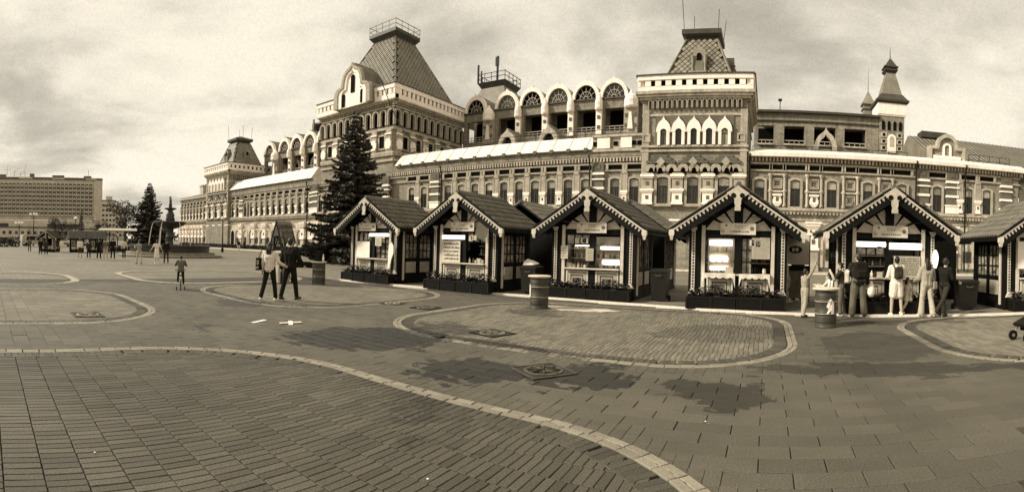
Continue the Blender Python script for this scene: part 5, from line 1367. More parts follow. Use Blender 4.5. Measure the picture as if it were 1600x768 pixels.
def body_mesh(J, fat, fine):
    s = J['s']; mb = MB(); torso_set(mb, J, s, -.005, fat); limb_set(mb, J, s, 0, ('leg', 'arm'), fat)
    cap(mb, J['neck'] - Vector((0, 0, .05 * s)), J['head'] - Vector((0, 0, .06 * s)), .052 * s, .05 * s)
    h = J['head']; R = Matrix.Rotation(J['hyaw'], 4, 'Z'); q = MB()
    q.ball((0, -.012, .02), (.074, .09, .1), 14, 9); q.ball((0, .02, -.05), (.054, .062, .07), 12, 7)            # skull, jaw
    q.ball((0, .088, -.005), (.014, .024, .024), 8, 5); q.ball((0, .075, -.075), (.022, .014, .012), 8, 5)        # nose, chin
    q.ball((0, .078, -.045), (.024, .014, .009), 8, 4); q.ball((0, .068, .028), (.05, .022, .012), 8, 4)           # mouth, brow
    for sd_ in (-1, 1): q.ball((sd_ * .076, -.005, 0), (.012, .022, .034), 8, 5)
    q.xf(Matrix.Translation(h) @ R @ Matrix.Scale(s, 4)); mb.add(q.v, q.f)
    for n in 'LR':
        w, d = J['wr' + n], J['hd' + n]; sd_ = -1 if n == 'L' else 1
        e = Vector((0, 1, 0)) if abs(d.y) < .8 else Vector((0, 0, 1)); e = (e - d * e.dot(d)).normalized(); pn = d.cross(e)
        pk = w + d * .085 * s; cap(mb, w, pk - d * .01 * s + e * .018 * s, .026 * s, .02 * s); cap(mb, w, pk - d * .01 * s - e * .018 * s, .024 * s, .02 * s)
        if fine:
            for i, L in enumerate((.072, .08, .075, .058)):
                b = pk + e * (.031 - .021 * i) * s; k = b + d * L * .5 * s + pn * sd_ * .006 * s; t = k + d * L * .42 * s - pn * sd_ * -.018 * s
                cap(mb, b, k, .0095 * s, .009 * s, 6); cap(mb, k, t, .009 * s, .0075 * s, 6)
            tb = w + d * .03 * s + e * .03 * s; cap(mb, tb, tb + (d * .6 + e * .8) * .03 * s, .012 * s, .0105 * s, 6); cap(mb, tb + (d * .6 + e * .8) * .03 * s, tb + (d * 1.2 + e * .95) * .045 * s, .0105 * s, .009 * s, 6)
        else: cap(mb, pk, pk + d * .07 * s, .022 * s, .014 * s)
        cap(mb, J['heel' + n], J['toe' + n], .034 * s, .03 * s); cap(mb, J['ank' + n], J['heel' + n], .036 * s, .034 * s)
    return mb
def pend(o, vox, m, it=3): PENDING.append((o, vox, m, it))
def person(label, loc, face, H, pose, wear, fat=1.0, fine=False, group=None):
    """wear: list of (piece, material, options); face: degrees the figure is turned from looking at +Y, anticlockwise"""
    t = thing('person', label, 'person', (loc[0], loc[1], loc[2] if len(loc) > 2 else .02), radians(face), group)
    J = skeleton(H, pose); s = J['s']; vox = .009 if fine else .02
    b = place('body', body_mesh(J, fat, fine).mesh('body', m_skin, True), t); pend(b, .0075 if fine else .017, m_skin, 1)
    for w in wear:
        nm, m = w[0], w[1]; op = w[2] if len(w) > 2 else {}
        mb = MB(); add = op.get('add', .012)
        if nm in ('jacket', 'shirt', 'hoodie', 'coat'):
            torso_set(mb, J, s, add, fat)
            sl = op.get('sleeve', 1)
            for n in 'LR':
                if sl >= 1: cap(mb, J['sh' + n], J['el' + n], (.052 * fat + add) * s, (.043 * fat + add) * s); cap(mb, J['el' + n], J['wr' + n] * .95 + J['el' + n] * .05, (.042 * fat + add) * s, (.032 + add) * s)
                else: e = J['sh' + n].lerp(J['el' + n], .75); cap(mb, J['sh' + n], e, (.055 * fat + add) * s, (.052 * fat + add) * s)
            if nm == 'coat':
                L = op.get('len', .3)
                for sd_ in (-1, 1):
                    for f in (-.02, .03): cap(mb, J['pelvis'] + Vector((sd_ * .06 * s, f * s, 0)), J['pelvis'] + Vector((sd_ * .1 * s, f * 1.6 * s, -L * s)), (.115 * fat + add) * s, (.09 + add) * s)
                cap(mb, J['pelvis'], J['pelvis'] - Vector((0, 0, L * s)), .13 * s, .12 * s)
            if op.get('hood'): cap(mb, J['neck'] + Vector((-.07 * s, -.06 * s, .0)), J['neck'] + Vector((.07 * s, -.06 * s, .0)), .06 * s, .06 * s)
        elif nm == 'trousers':
            wd = op.get('wide', 0); limb_set(mb, J, s, add, ('leg',), fat)
            for sd_ in (-1, 1): cap(mb, J['pelvis'] + Vector((sd_ * .055 * s, 0, .05 * s)), J['hip' + ('L' if sd_ < 0 else 'R')], (.105 * fat + add) * s, (.09 * fat + add) * s)
            for n in 'LR': cap(mb, J['knee' + n], J['ank' + n] * .97 + J['knee' + n] * .03, (.056 * fat + add) * s, (.05 + add + wd) * s)
        elif nm == 'shorts':
            for sd_, n in ((-1, 'L'), (1, 'R')): cap(mb, J['pelvis'] + Vector((sd_ * .055 * s, 0, .05 * s)), J['hip' + n], (.105 * fat + add) * s, (.09 * fat + add) * s); cap(mb, J['hip' + n], J['hip' + n].lerp(J['knee' + n], .75), (.09 * fat + add) * s, (.08 + add) * s)
        elif nm in ('skirt', 'dress'):
            L = op.get('len', .45)
            if nm == 'dress': torso_set(mb, J, s, add, fat); [cap(mb, J['sh' + n], J['sh' + n].lerp(J['el' + n], .6), (.055 + add) * s, (.055 + add) * s) for n in 'LR']
            for sd_ in (-1, 0, 1):
                for f in (-.05, .05): cap(mb, J['pelvis'] + Vector((sd_ * .05 * s, f * .4 * s, .05 * s)), J['pelvis'] + Vector((sd_ * .11 * s, f * 2 * s, -L * s)), .1 * s, .1 * s)
        elif nm == 'shoes':
            for n in 'LR':
                q = MB(); cap(q, J['heel' + n], J['toe' + n], .043 * s, .038 * s); cap(q, J['ank' + n] - Vector((0, 0, .01 * s)), J['heel' + n], .044 * s, .044 * s)
                o = place('shoe', q.mesh('shoe', m, True), t); pend(o, .012 if fine else .022, m, 1)
            continue
        elif nm in ('hair', 'cap', 'hood'):
            R = Matrix.Translation(J['head']) @ Matrix.Rotation(J['hyaw'], 4, 'Z') @ Matrix.Scale(s, 4); q = MB()
            if nm == 'hair':
                q.ball((0, -.024, .036), (.085, .094, .098), 14, 8); q.ball((0, -.05, -.02), (.075, .06, .07), 12, 6)
                ln = op.get('long', 0)
                if ln:
                    for sd_ in (-1, 0, 1): q.tube([(sd_ * .04, -.07, 0), (sd_ * .05, -.095, -.1), (sd_ * .05, -.1, -.1 - ln)], [.05, .05, .03], 8); q.ball((sd_ * .05, -.1, -.1 - ln), .03, 8, 5)
                if op.get('tail'): q.tube([(0, -.11, .05), (0, -.15, 0), (0, -.13, -.16)], [.03, .035, .012], 8)
            elif nm == 'cap': q.ball((0, -.012, .055), (.086, .1, .075), 14, 7); q.tube([(-.05, .075, .055), (0, .15, .045), (.05, .075, .055)], .016, 6); q.ball((0, .1, .05), (.06, .06, .012), 10, 4)
            else: q.ball((0, -.02, .02), (.1, .11, .13), 14, 8); q.ball((0, -.03, -.09), (.1, .09, .07), 12, 6)
            q.xf(R); mb = q
        o = place(nm, mb.mesh(nm, m, True), t); pend(o, vox, m, 4 if nm not in ('hair', 'cap', 'hood') else 2)
    if fine:
        R = Matrix.Translation(J['head']) @ Matrix.Rotation(J['hyaw'], 4, 'Z') @ Matrix.Scale(s, 4)
        for sd_ in (-1, 1): part('eye', MB().ball((sd_ * .03, .07, .012), (.013, .009, .007), 8, 5).xf(R), m_hairc, t)
        part('mouth', MB().ball((0, .086, -.046), (.02, .008, .004), 8, 4).xf(R), mat('lips', .14, var=0, fine=0), t)
    return t, J
def world_pt(t, v): return t.matrix_basis @ v if False else Matrix.Translation(t.location) @ Matrix.Rotation(t.rotation_euler.z, 4, 'Z') @ v
def backpack(t, J, m, label, w=.28, h=.4, d=.15, drop=.0):
    s = J['s']; c = J['chest'] + Vector((0, -(.145 + d / 2) * 1.0 * s, -.02 * s - drop)); q = MB()
    q.box(-w / 2 + .03, w / 2 - .03, -d / 2, d / 2, -h / 2, h / 2); q.box(-w / 2, w / 2, -d / 2 + .02, d / 2, -h / 2 + .03, h / 2 - .05); q.ball((0, 0, h / 2 - .05), (w / 2 - .02, d / 2, .09), 12, 6); q.box(-w / 2 + .05, w / 2 - .05, -d / 2 - .05, 0, -h / 2 + .04, .0)
    e = thing('backpack', label, 'backpack', tuple(world_pt(t, c)), t.rotation_euler.z)
    o = place('bag_body', q.mesh('bag_body', m, True), e); pend(o, .016, m, 3)
    for sd_ in (-1, 1):
        a = MB(); x = sd_ * .1 * s; sh = J['neck'] - c
        a.tube([(x, d / 2 - .01, h / 2 - .06), (x * 1.15, .03 + d / 2, sh.z + .005), (x * 1.2, .16 * s + d / 2, sh.z + .0), (x * 1.3, .29 * s + d / 2, sh.z - .14), (x * 1.35, .2 * s + d / 2, -h / 2 + .06), (x, d / 2, -h / 2 + .04)], .016, 6); part('strap', a, m, e, smooth=True)
    return e
black = cloth('black', .014); charcoal = cloth('charcoal', .035); grey = cloth('grey brown', .12); beige = cloth('beige', .42); white = cloth('white', .66); pale = cloth('pale', .55); tan = cloth('tan', .28); navy = cloth('dark navy', .022); tan2 = cloth('sand', .34)
STAND = dict(legL=(2, 3, 4), legR=(-2, 4, 4), armL=(4, 8, 14, 0), armR=(6, 8, 18, 0))
# queue at the right
person('child in pale clothes with one arm stretched up, between the two right kiosks', (1.04, 13.64), -60, 1.33, dict(legL=(4, 4, 5), legR=(-8, 6, 5), armR=(150, 12, 10, 0), armL=(20, 12, 30, 0), turn=10), [('shirt', tan), ('trousers', tan2, {'add': .02}), ('shoes', m_shoed), ('hair', m_hairc)], 1.0, True)
t, J = person('boy in dark vest raising food to his mouth beside the queue', (2.1, 13.97), 75, 1.52, dict(legL=(3, 4, 4), legR=(-4, 4, 4), armL=(40, 8, 110, 20), armR=(25, 8, 60, 15), lean=4, turn=15), [('shirt', beige, {'sleeve': 1}), ('jacket', charcoal, {'sleeve': 0, 'add': .02}), ('trousers', grey, {'add': .02}), ('shoes', m_shoew), ('hair', m_hairc)], .95, True)
backpack(t, J, pale, 'pale backpack on the boy raising food to his mouth', .26, .36, .14)
person('small child with long dark hair standing behind the barrel table at right', (1.62, 13.05), 60, 1.22, dict(armL=(40, 10, 70, 10), armR=(45, 10, 60, 10), turn=20), [('shirt', pale), ('trousers', beige), ('shoes', m_shoew), ('hair', m_hairc, {'long': .16})], .95, True)
t, J = person('burly man in a dark hooded top and peaked cap, first adult in the queue', (2.57, 13.9), 8, 1.78, dict(legL=(1, 3, 7), legR=(-2, 3, 7), armL=(18, 12, 60, 10), armR=(2, 14, 20, 0), turn=18, lean=3), [('hoodie', navy, {'add': .03, 'hood': 1}), ('trousers', grey, {'add': .03, 'wide': .015}), ('shoes', m_shoed), ('hair', m_hairc), ('cap', grey)], 1.22, True)
backpack(t, J, black, 'large black backpack on the burly man in the queue', .36, .46, .18)
o = part('plastic_bag', MB().lathe([(.02, .3), (.05, .22), (.1, .1), (.11, -.05), (.06, -.14), (.01, -.16)], 0, 0, 10), m_shoew, None, (2.93, 13.82, .72), smooth=True); tag(o, 'white plastic bag hanging from the burly man\'s right hand', 'bag')
t, J = person('woman in a long white jacket with pale headwear and bare legs at the counter', (3.69, 13.9), 3, 1.72, dict(legL=(2, 3, 5), legR=(-3, 4, 5), armL=(12, 12, 70, 12), armR=(12, 12, 75, 12)), [('coat', white, {'add': .022, 'len': .34}), ('shorts', beige), ('shoes', m_shoew), ('hair', m_hairc), ('cap', pale)], 1.05, True)
backpack(t, J, charcoal, 'small dark backpack on the woman in the white jacket', .25, .33, .13, .02)
person('little girl in pale clothes striding right beside the woman in white', (4.08, 14.1), -70, 1.14, dict(legL=(22, 12, 3), legR=(-24, 16, 3), armL=(-10, 8, 15, 0), armR=(20, 8, 20, 0)), [('dress', pale, {'len': .22}), ('trousers', beige), ('shoes', m_shoew), ('hair', m_hairc, {'long': .1})], .95, True)
t, J = person('long haired woman in a loose beige jacket and wide pale trousers', (4.52, 13.64), 12, 1.68, dict(legL=(8, 6, 4), legR=(-8, 5, 5), armL=(14, 10, 60, 10), armR=(5, 14, 40, 0), turn=10), [('jacket', tan2, {'add': .035}), ('trousers', beige, {'add': .022, 'wide': .03}), ('shoes', m_shoew), ('hair', m_hairc, {'long': .2})], 1.0, True)
c = world_pt(t, J['pelvis'] + Vector((.21, -.03, .0))); e = thing('shoulder_bag', 'tan shoulder bag at the hip of the long haired woman', 'bag', tuple(c), t.rotation_euler.z)
o = place('bag_body', MB().box(-.06, .06, -.13, .13, -.12, .1).ball((0, 0, -.1), (.06, .12, .06), 10, 5).mesh('bag_body', tan, True), e); pend(o, .014, tan, 3)
part('strap', MB().tube([(-.0, .1, .08), (-.12, .04, .3), (-.33, .08, .52), (-.12, -.06, .3), (0, -.1, .08)], .01, 5), tan, e)
person('young man in a black top and dark trousers stepping right past the bin', (4.94, 13.3), -55, 1.72, dict(legL=(16, 8, 3), legR=(-30, 20, 3), footR=35, armL=(30, 8, 70, 15), armR=(10, 10, 60, 0), turn=20, lean=3), [('shirt', black, {'add': .016}), ('trousers', charcoal, {'add': .012}), ('shoes', m_shoed), ('hair', m_hairc)], .98, True)
# between the kiosks
person('woman in pale loose clothes behind the gap between the two right kiosks', (.62, 17.4, .035), -85, 1.62, dict(legL=(12, 6, 3), legR=(-12, 8, 3), armL=(10, 8, 20, 0)), [('coat', pale, {'add': .03, 'len': .3}), ('trousers', beige), ('shoes', m_shoew), ('hair', m_hairc)], 1.0, True)
person('person in a dark top half hidden behind the white banner', (1.12, 18.3, .035), 20, 1.78, STAND, [('shirt', black), ('trousers', charcoal), ('shoes', m_shoed), ('hair', m_hairc)], 1.0)
person('vendor in a pale shirt inside the kiosk with the printed poster', (-10.45, 16.9, .12), 180, 1.6, dict(armL=(30, 8, 60, 5), armR=(20, 8, 60, 5)), [('shirt', pale), ('trousers', charcoal), ('shoes', m_shoed), ('hair', m_hairc)], 1.0)
# the couple
t, J = person('tall man all in black walking away, right half of the couple', (-12.0, 8.43), 24, 1.84, dict(legL=(-14, 6, 4), legR=(13, 4, 4), footL=10, armL=(-8, 12, 20, 0), armR=(8, 16, 45, 10)), [('jacket', black, {'add': .03}), ('trousers', black, {'add': .012}), ('shoes', m_shoed), ('hair', m_hairc)], 1.06, True)
t, J = person('woman with white sleeves and black trousers walking away, left half of the couple', (-12.05, 7.75), 26, 1.70, dict(legL=(-14, 8, 4), legR=(12, 4, 4), footL=12, armL=(-6, 10, 20, 0), armR=(10, 18, 60, 0)), [('shirt', white, {'add': .018}), ('jacket', black, {'sleeve': 0, 'add': .004}), ('trousers', black, {'add': .014}), ('shoes', m_shoew), ('hair', m_hairc, {'long': .12})], 1.0, True)
c = world_pt(t, J['pelvis'] + Vector((-.3, -.05, .16))); e = thing('shoulder_bag', 'dark bag with pale flower print on the left side of the walking woman', 'bag', tuple(c), t.rotation_euler.z)
o = place('bag_body', MB().box(-.06, .06, -.17, .17, -.2, .16).mesh('bag_body', black, True), e); pend(o, .016, black, 3)
f = MB(); rn = random.Random(4)
for i in range(16):
    y, z = rn.uniform(-.13, .13), rn.uniform(-.15, .12); r = rn.uniform(.012, .028); f.prism([(y + r * cos(a), z + r * sin(a)) for a in [k * pi / 3 for k in range(6)]], -.068, -.056, 'x')
    f.prism([(y * .4 + r * .5 * cos(a), z + r * sin(a)) for a in [k * pi / 3 for k in range(6)]], -.18, -.165, 'y')
part('flower_print', f, pale, e, kind='stuff')
part('strap', MB().tube([(.0, .1, .14), (.12, .05, .4), (.3, .0, .52), (.12, -.1, .4), (0, -.1, .14)], .012, 5), black, e)
# child on a bicycle
cx, cy, cf = -15.8, 6.55, 68
t, J = person('small child in dark hooded jacket riding a bicycle away from the camera', (cx, cy, .16), cf, 1.08, dict(legL=(62, 70, 6), legR=(40, 30, 6), armL=(52, 14, 20, 0), armR=(52, 14, 20, 0), lean=8), [('hoodie', charcoal, {'add': .025}), ('jacket', grey, {'sleeve': 0, 'add': .03}), ('trousers', black), ('shoes', m_shoed), ('hair', m_hairc)], 1.05, True)
b = thing('bicycle', 'small bicycle with stabiliser wheels under the riding child', 'bicycle', (cx, cy, .0), radians(cf))
def wheel(par, y, r, x=0, name='wheel', w=.03):
    tr = MB(); pts = [(x, y + r * cos(a), r + r * sin(a)) for a in [2 * pi * k / 20 for k in range(21)]]; tr.tube([(p[0], y + (p[1] - y) * .92, r + (p[2] - r) * .92) for p in pts], w * .6, 6, False)
    o = part(name, tr, m_iron, par); sp = MB()
    for k in range(8): a = k * pi / 4; sp.beam((x, y, r), (x, y + r * .88 * cos(a), r + r * .88 * sin(a)), .008, .008, (1, 0, 0))
    sp.tube([(x - .03, y, r), (x + .03, y, r)], .02, 6); part('spokes', sp, m_castlight, o, kind='stuff')
wheel(b, -.2, .2); wheel(b, .42, .2); wheel(b, -.2, .07, -.14, 'stabiliser_wheel'); wheel(b, -.2, .07, .14, 'stabiliser_wheel')
part('frame', MB().tube([(0, -.2, .2), (0, .05, .24), (0, .36, .5), (0, -.02, .46), (0, .05, .24)], .014, 6).tube([(0, .42, .2), (0, .36, .5), (0, .34, .62)], .014, 6).tube([(0, -.2, .2), (0, -.02, .46)], .012, 6), m_shoew, b)
part('handlebar', MB().tube([(-.2, .3, .66), (-.12, .34, .64), (.12, .34, .64), (.2, .3, .66)], .013, 6), m_iron, b); part('saddle', MB().ball((0, -.04, .49), (.07, .11, .03), 10, 5), m_iron, b)
# strollers of the far square
far = [(-31.8, 10.12, 100, 1.6, 'person in a patterned top and pale trousers standing before the fountain', [('shirt', tan), ('trousers', beige), ('shoes', m_shoed), ('hair', m_hairc)], dict(legL=(10, 6, 3), legR=(-10, 8, 3), armL=(30, 10, 90, 10), armR=(30, 10, 80, 10))),
    (-32.65, 11.7, 70, 1.62, 'woman in a loose white dress with arms spread near the fountain', [('dress', white, {'len': .5}), ('shoes', m_shoew), ('hair', m_hairc)], dict(armL=(5, 32, 10, 0), armR=(5, 25, 10, 0))),
    (-32.8, 12.45, 70, 1.68, 'person in dark clothes walking beside the woman in white', [('jacket', black), ('trousers', charcoal), ('shoes', m_shoed), ('hair', m_hairc)], STAND),
    (-38.04, 9.35, 75, 1.66, 'person in dark top and pale trousers in the middle of the distant trio', [('shirt', grey), ('trousers', beige), ('shoes', m_shoew), ('hair', m_hairc)], STAND),
    (-37.99, 8.8, 75, 1.68, 'person in black standing at the left of the distant trio', [('jacket', black), ('trousers', black), ('shoes', m_shoew), ('hair', m_hairc)], STAND),
    (-38.1, 9.95, 75, 1.74, 'tall person in black at the right of the distant trio', [('jacket', black), ('trousers', black), ('shoes', m_shoew), ('hair', m_hairc)], STAND),
    (-39.5, 8.3, 75, 1.5, 'short person in dark clothes just behind the distant trio', [('jacket', charcoal), ('trousers', black), ('shoes', m_shoew), ('hair', m_hairc)], STAND),
    (-39.6, 11.3, 60, 1.68, 'person in a pale jacket and dark trousers, alone right of the distant trio', [('jacket', pale), ('trousers', black), ('shoes', m_shoew), ('hair', m_hairc)], dict(legL=(8, 5, 2), legR=(-8, 5, 2))),
    (-41.21, 7.91, 75, 1.6, 'broad person in a white jacket and dark skirt before the distant kiosks', [('jacket', white, {'add': .03}), ('skirt', charcoal, {'len': .4}), ('shoes', m_shoed), ('hair', m_hairc)], STAND),
    (-46.13, 5.63, 80, 1.5, 'person with pale bag and dark trousers, right of the far left pair', [('jacket', charcoal), ('trousers', black), ('shoes', m_shoew), ('hair', m_hairc)], STAND),
    (-46.6, 5.15, 80, 1.55, 'person in black at the left of the far left pair', [('jacket', black), ('trousers', black), ('shoes', m_shoew), ('hair', m_hairc)], STAND),
    (-52, 8.0, 80, 1.5, 'tiny figure in white before the distant kiosk roofs', [('jacket', white), ('trousers', pale), ('shoes', m_shoew), ('hair', m_hairc)], STAND),
    (-55.5, 4.9, 80, 1.6, 'tiny dark figure at the far left of the square', [('jacket', grey), ('trousers', charcoal), ('shoes', m_shoed), ('hair', m_hairc)], STAND),
    (-65.0, 36.2, 60, 1.75, 'person in dark jacket and pale trousers near the arched hall doorway', [('jacket', black), ('trousers', pale), ('shoes', m_shoew), ('hair', m_hairc)], STAND),
    (-66.5, 43.4, 60, 1.7, 'person standing at the foot of the hall behind the couple', [('jacket', pale), ('trousers', black), ('shoes', m_shoed), ('hair', m_hairc)], STAND),
    (-76, 43.5, 60, 1.7, 'dark figure by the hall wall left of the arched doorway', [('jacket', charcoal), ('trousers', black), ('shoes', m_shoed), ('hair', m_hairc)], STAND)]
for (x, y, f, H, lab, wear, ps) in far: person(lab, (x, y, 0), f, H, ps, wear)
# grow one continuous surface for every body and garment
for o, vox, m, it in PENDING:
    r = o.modifiers.new('r', 'REMESH'); r.mode = 'VOXEL'; r.voxel_size = vox; r.use_smooth_shade = True
    sm = o.modifiers.new('s', 'SMOOTH'); sm.iterations = it; sm.factor = .5
dg = bpy.context.evaluated_depsgraph_get()
new = [bpy.data.meshes.new_from_object(o.evaluated_get(dg)) for o, *_ in PENDING]
for (o, vox, m, it), me in zip(PENDING, new):
    o.modifiers.clear(); old = o.data; o.data = me; me.name = o.name.split('.')[0]
    me.materials.clear(); me.materials.append(m); me.polygons.foreach_set('use_smooth', [True] * len(me.polygons)); bpy.data.meshes.remove(old)
# ------------------------------------------------------------------ barrels, bins, street furniture
m_drum = mat('brown painted steel drum', .05, rough=.5, var=.2, scale=5, fine=.2, fscale=30)
def barrel(x, y, label, square=False):
    t = thing('barrel_table', label, 'barrel', (x, y, .0), 0, 'steel barrel tables on the square')
    prof = [(.27, 0), (.275, .02), (.265, .03)]
    for z in (.16, .2, .24, .33, .36, .62, .66, .72, .76): prof += [(.265, z - .012), (.275, z), (.265, z + .012)]
    prof += [(.265, .86), (.275, .88), (.27, .9)]
    part('drum', MB().lathe(prof, 0, 0, 28), m_drum, t, smooth=True)
    for z in (.33, .62, .885): part('hoop', MB().lathe([(.272, z - .012), (.288, z), (.272, z + .012)], 0, 0, 28), m_castlight, t, smooth=True)
    part('tabletop', MB().lathe([(.31, .9), (.335, .905), (.335, .935), (.31, .945)], 0, 0, 28), m_trim, t)
    d = atan2(-x, -y)              # emblem on the side towards the middle of the square
    e = MB(); P0 = [[(.02, .0), (.075, .0), (.075, .26), (.02, .3)], [(-.09, .0), (-.05, .0), (.03, .1), (.03, .17), (-.02, .14)], [(-.085, .15), (-.03, .14), (.02, .3), (.0, .33), (-.05, .27)], [(-.05, .1), (.03, .15), (.03, .2), (-.07, .17)]]
    for pg in P0:
        vs = []
        for r in (.267, .279):
            for (u, w) in pg: a = u * 1.2 / .27; vs.append((r * sin(a), -r * cos(a), .33 + w * 1.12))
        n = len(pg); e.add(vs, [tuple(range(n)), tuple(range(2 * n - 1, n - 1, -1))] + [(i, (i + 1) % n, (i + 1) % n + n, i + n) for i in range(n)])
    o = part('emblem', e, m_white, t, split=False); o.rotation_euler.z = d * -1 + pi + radians(-12 if x < -3 else 14) if False else (radians(18) if x > 0 else (radians(-58) if x > -10 else radians(-60)))
    return t
barrel(-16.0, 12.68, 'barrel table left of the kiosks with a black crate on top'); barrel(-6.33, 12.88, 'barrel table in front of the brightly lit kiosk'); barrel(1.43, 11.99, 'barrel table beside the queue at the right, nearest the camera')
o = part('crate', MB().box(-.16, .16, -.12, .12, 0, .42).box(-.17, .17, -.13, .13, .36, .4), m_wood, None, (-16.02, 12.7, .945)); tag(o, 'black crate standing on the left barrel table', 'crate')
o = part('bottle', MB().lathe([(.04, 0), (.045, .16), (.018, .24), (.018, .3)], 0, 0, 10), m_white, None, (-15.78, 12.72, .945), smooth=True); tag(o, 'white bottle beside the black crate on the left barrel', 'bottle')
for i, (dx, hh) in enumerate(((.06, .2), (.13, .17))):
    o = part('drinking_glass', MB().lathe([(.025, 0), (.032, hh), (.028, hh), (.022, .01)], 0, 0, 10), m_white, None, (1.43 + dx, 11.95, .945), smooth=True); tag(o, ('taller' if i == 0 else 'shorter') + ' white cup on the barrel table beside the queue', 'cup')
m_bin = mat('black bin plastic', .012, rough=.45, var=.15, scale=4, fine=.08)
def bin_(x, y, w, h, label, rz=0, bag=False):
    t = thing('wheelie_bin', label, 'bin', (x, y, .035), rz, 'black bins beside the kiosks')
    part('body', MB().frustum(0, 0, w * .42, w * .5, .08, h - .12, w * .42, w * .5), m_bin, t)
    l = MB(); l.frustum(0, 0, w * .54, w * .54, h - .12, h - .06, w * .54, w * .54); l.frustum(0, 0, w * .54, w * .42, h - .06, h, w * .54, w * .42); part('lid', l, m_bin, t)
    part('handle', MB().tube([(-w * .3, w * .55, h - .16), (-w * .3, w * .65, h - .14), (w * .3, w * .65, h - .14), (w * .3, w * .55, h - .16)], .018, 6), m_bin, t)
    part('grip', MB().tube([(-w * .18, -w * .55, h - .2), (-w * .1, -w * .57, h - .235), (w * .1, -w * .57, h - .235), (w * .18, -w * .55, h - .2)], .012, 6), mat('grey plastic', .1, fine=0), t)
    for s in (-1, 1): part('wheel', MB().tube([(s * w * .5 - .03, w * .38, .1), (s * w * .5 + .03, w * .38, .1)], .1, 14), m_iron, t)
bin_(-3.6, 16.5, .58, 1.1, 'tall black bin right of the brightly lit kiosk'); bin_(6.3, 15.0, .66, .98, 'square black bin between the two rightmost kiosks'); bin_(-8.35, 16.3, .62, 1.05, 'black bin between the poster kiosk and the brightly lit kiosk')
o = part('plastic_sheet', MB().add([(-.25, -.22, 0), (.2, -.25, .02), (.28, .1, .06), (0, .2, .16), (-.25, .15, .22), (-.3, -.05, .12), (-.02, -.02, .13)], [(0, 1, 6), (1, 2, 6), (2, 3, 6), (3, 4, 6), (4, 5, 6), (5, 0, 6)]), m_whitem, None, (-8.35, 16.3, 1.09)); tag(o, 'crumpled white plastic sheet on the bin lid between two kiosks', 'plastic sheet')
# hanging banner between the two right kiosks
t = thing('banner_stand', 'white banner with a black oval emblem standing between the two right kiosks', 'banner', (1.0, 18.0, .035))
part('banner', MB().box(-.55, .5, -.02, .0, 1.32, 2.36), m_ban, t); part('stand_pole', MB().tube([(-.56, 0, 0), (-.56, 0, 2.4)], .02, 6), m_iron, t); part('stand_pole', MB().tube([(.52, 0, 0), (.52, 0, 2.4)], .02, 6), m_iron, t)
e = part('oval_emblem', MB().prism(arc(-.0, 1.86, .24, 0, 360, 24, .14)[:-1], -.028, -.02), m_ink if False else m_iron, t)
for s, dx in ((1, .06), (-1, -.07)): part('emblem_mark', MB().prism([(dx - .05, 1.8), (dx + .02, 1.78), (dx + .06, 1.88), (dx, 1.94), (dx - .06, 1.9)], -.034, -.028), m_ban, e)
part('skirt_cloth', MB().box(-.56, .52, -.03, .02, .1, 1.1), mat('brown cloth', .2, var=.3, scale=4), t); part('crossbar', MB().box(-.58, .54, -.05, .03, 1.1, 1.28), m_wood, t)
# small roofed well house behind the couple
t = thing('well_house', 'small timber well house with a steep tiled roof behind the walking couple', 'well house', (-17.25, 11.75, .0), radians(2)); t.scale = (.66, .66, 1)
for sx in (-1, 1):
    for sy in (-1, 1): part('post', MB().box(sx * .42 - .05, sx * .42 + .05, sy * .42 - .05, sy * .42 + .05, 0, 1.95), m_wood, t)
    part('brace', MB().beam((sx * .42, -.42, 1.3), (0, -.42, 1.95), .06, .06, (0, 1, 0)), m_wood, t)
    part('gable_rafter', MB().beam((sx * .56, -.6, 1.68), (sx * -.03, -.6, 2.56), .07, .07, (0, 1, 0)), m_wood, t)
    a = Vector((0, 0, 2.68)); L = hypot(.66, .95)
    for k in range(9):
        yy = -.58 + k * .135; part('roof_slat', MB().beam((sx * .0, yy, 2.55), (sx * .6, yy, 1.66), .118, .035, (0, 1, 0)), m_tile, t)
part('crossbeam', MB().box(-.46, .46, -.45, -.39, 1.86, 1.95), m_wood, t); part('well_curb', MB().lathe([(.42, 0), (.44, .75), (.47, .78), (.47, .86), (.36, .86), (.36, .3)], 0, 0, 14), m_stone, t); part('windlass', MB().tube([(-.42, 0, 1.15), (.42, 0, 1.15)], .07, 8), m_wood, t)
part('lattice', MB().beam((-.42, -.42, .9), (-.95, -.5, 1.45), .04, .04).beam((-.95, -.5, 1.45), (-.42, -.42, 1.85), .04, .04).beam((-.42, -.42, 1.1), (-.8, -.48, 1.6), .03, .03).beam((-.42, -.42, 1.6), (-.85, -.48, 1.25), .03, .03), m_wood, t)
t = thing('market_table', 'low black table behind the man in black, left of the barrel', 'table', (-19.0, 14.2, 0), radians(40))
part('tabletop', MB().box(-.75, .75, -.3, .3, .7, .78), m_wood, t)
for sx in (-1, 1):
    for sy in (-1, 1): part('leg', MB().box(sx * .68 - .03, sx * .68 + .03, sy * .24 - .03, sy * .24 + .03, 0, .7), m_wood, t)
part('apron', MB().box(-.72, .72, -.29, -.26, .5, .7), m_wood, t)
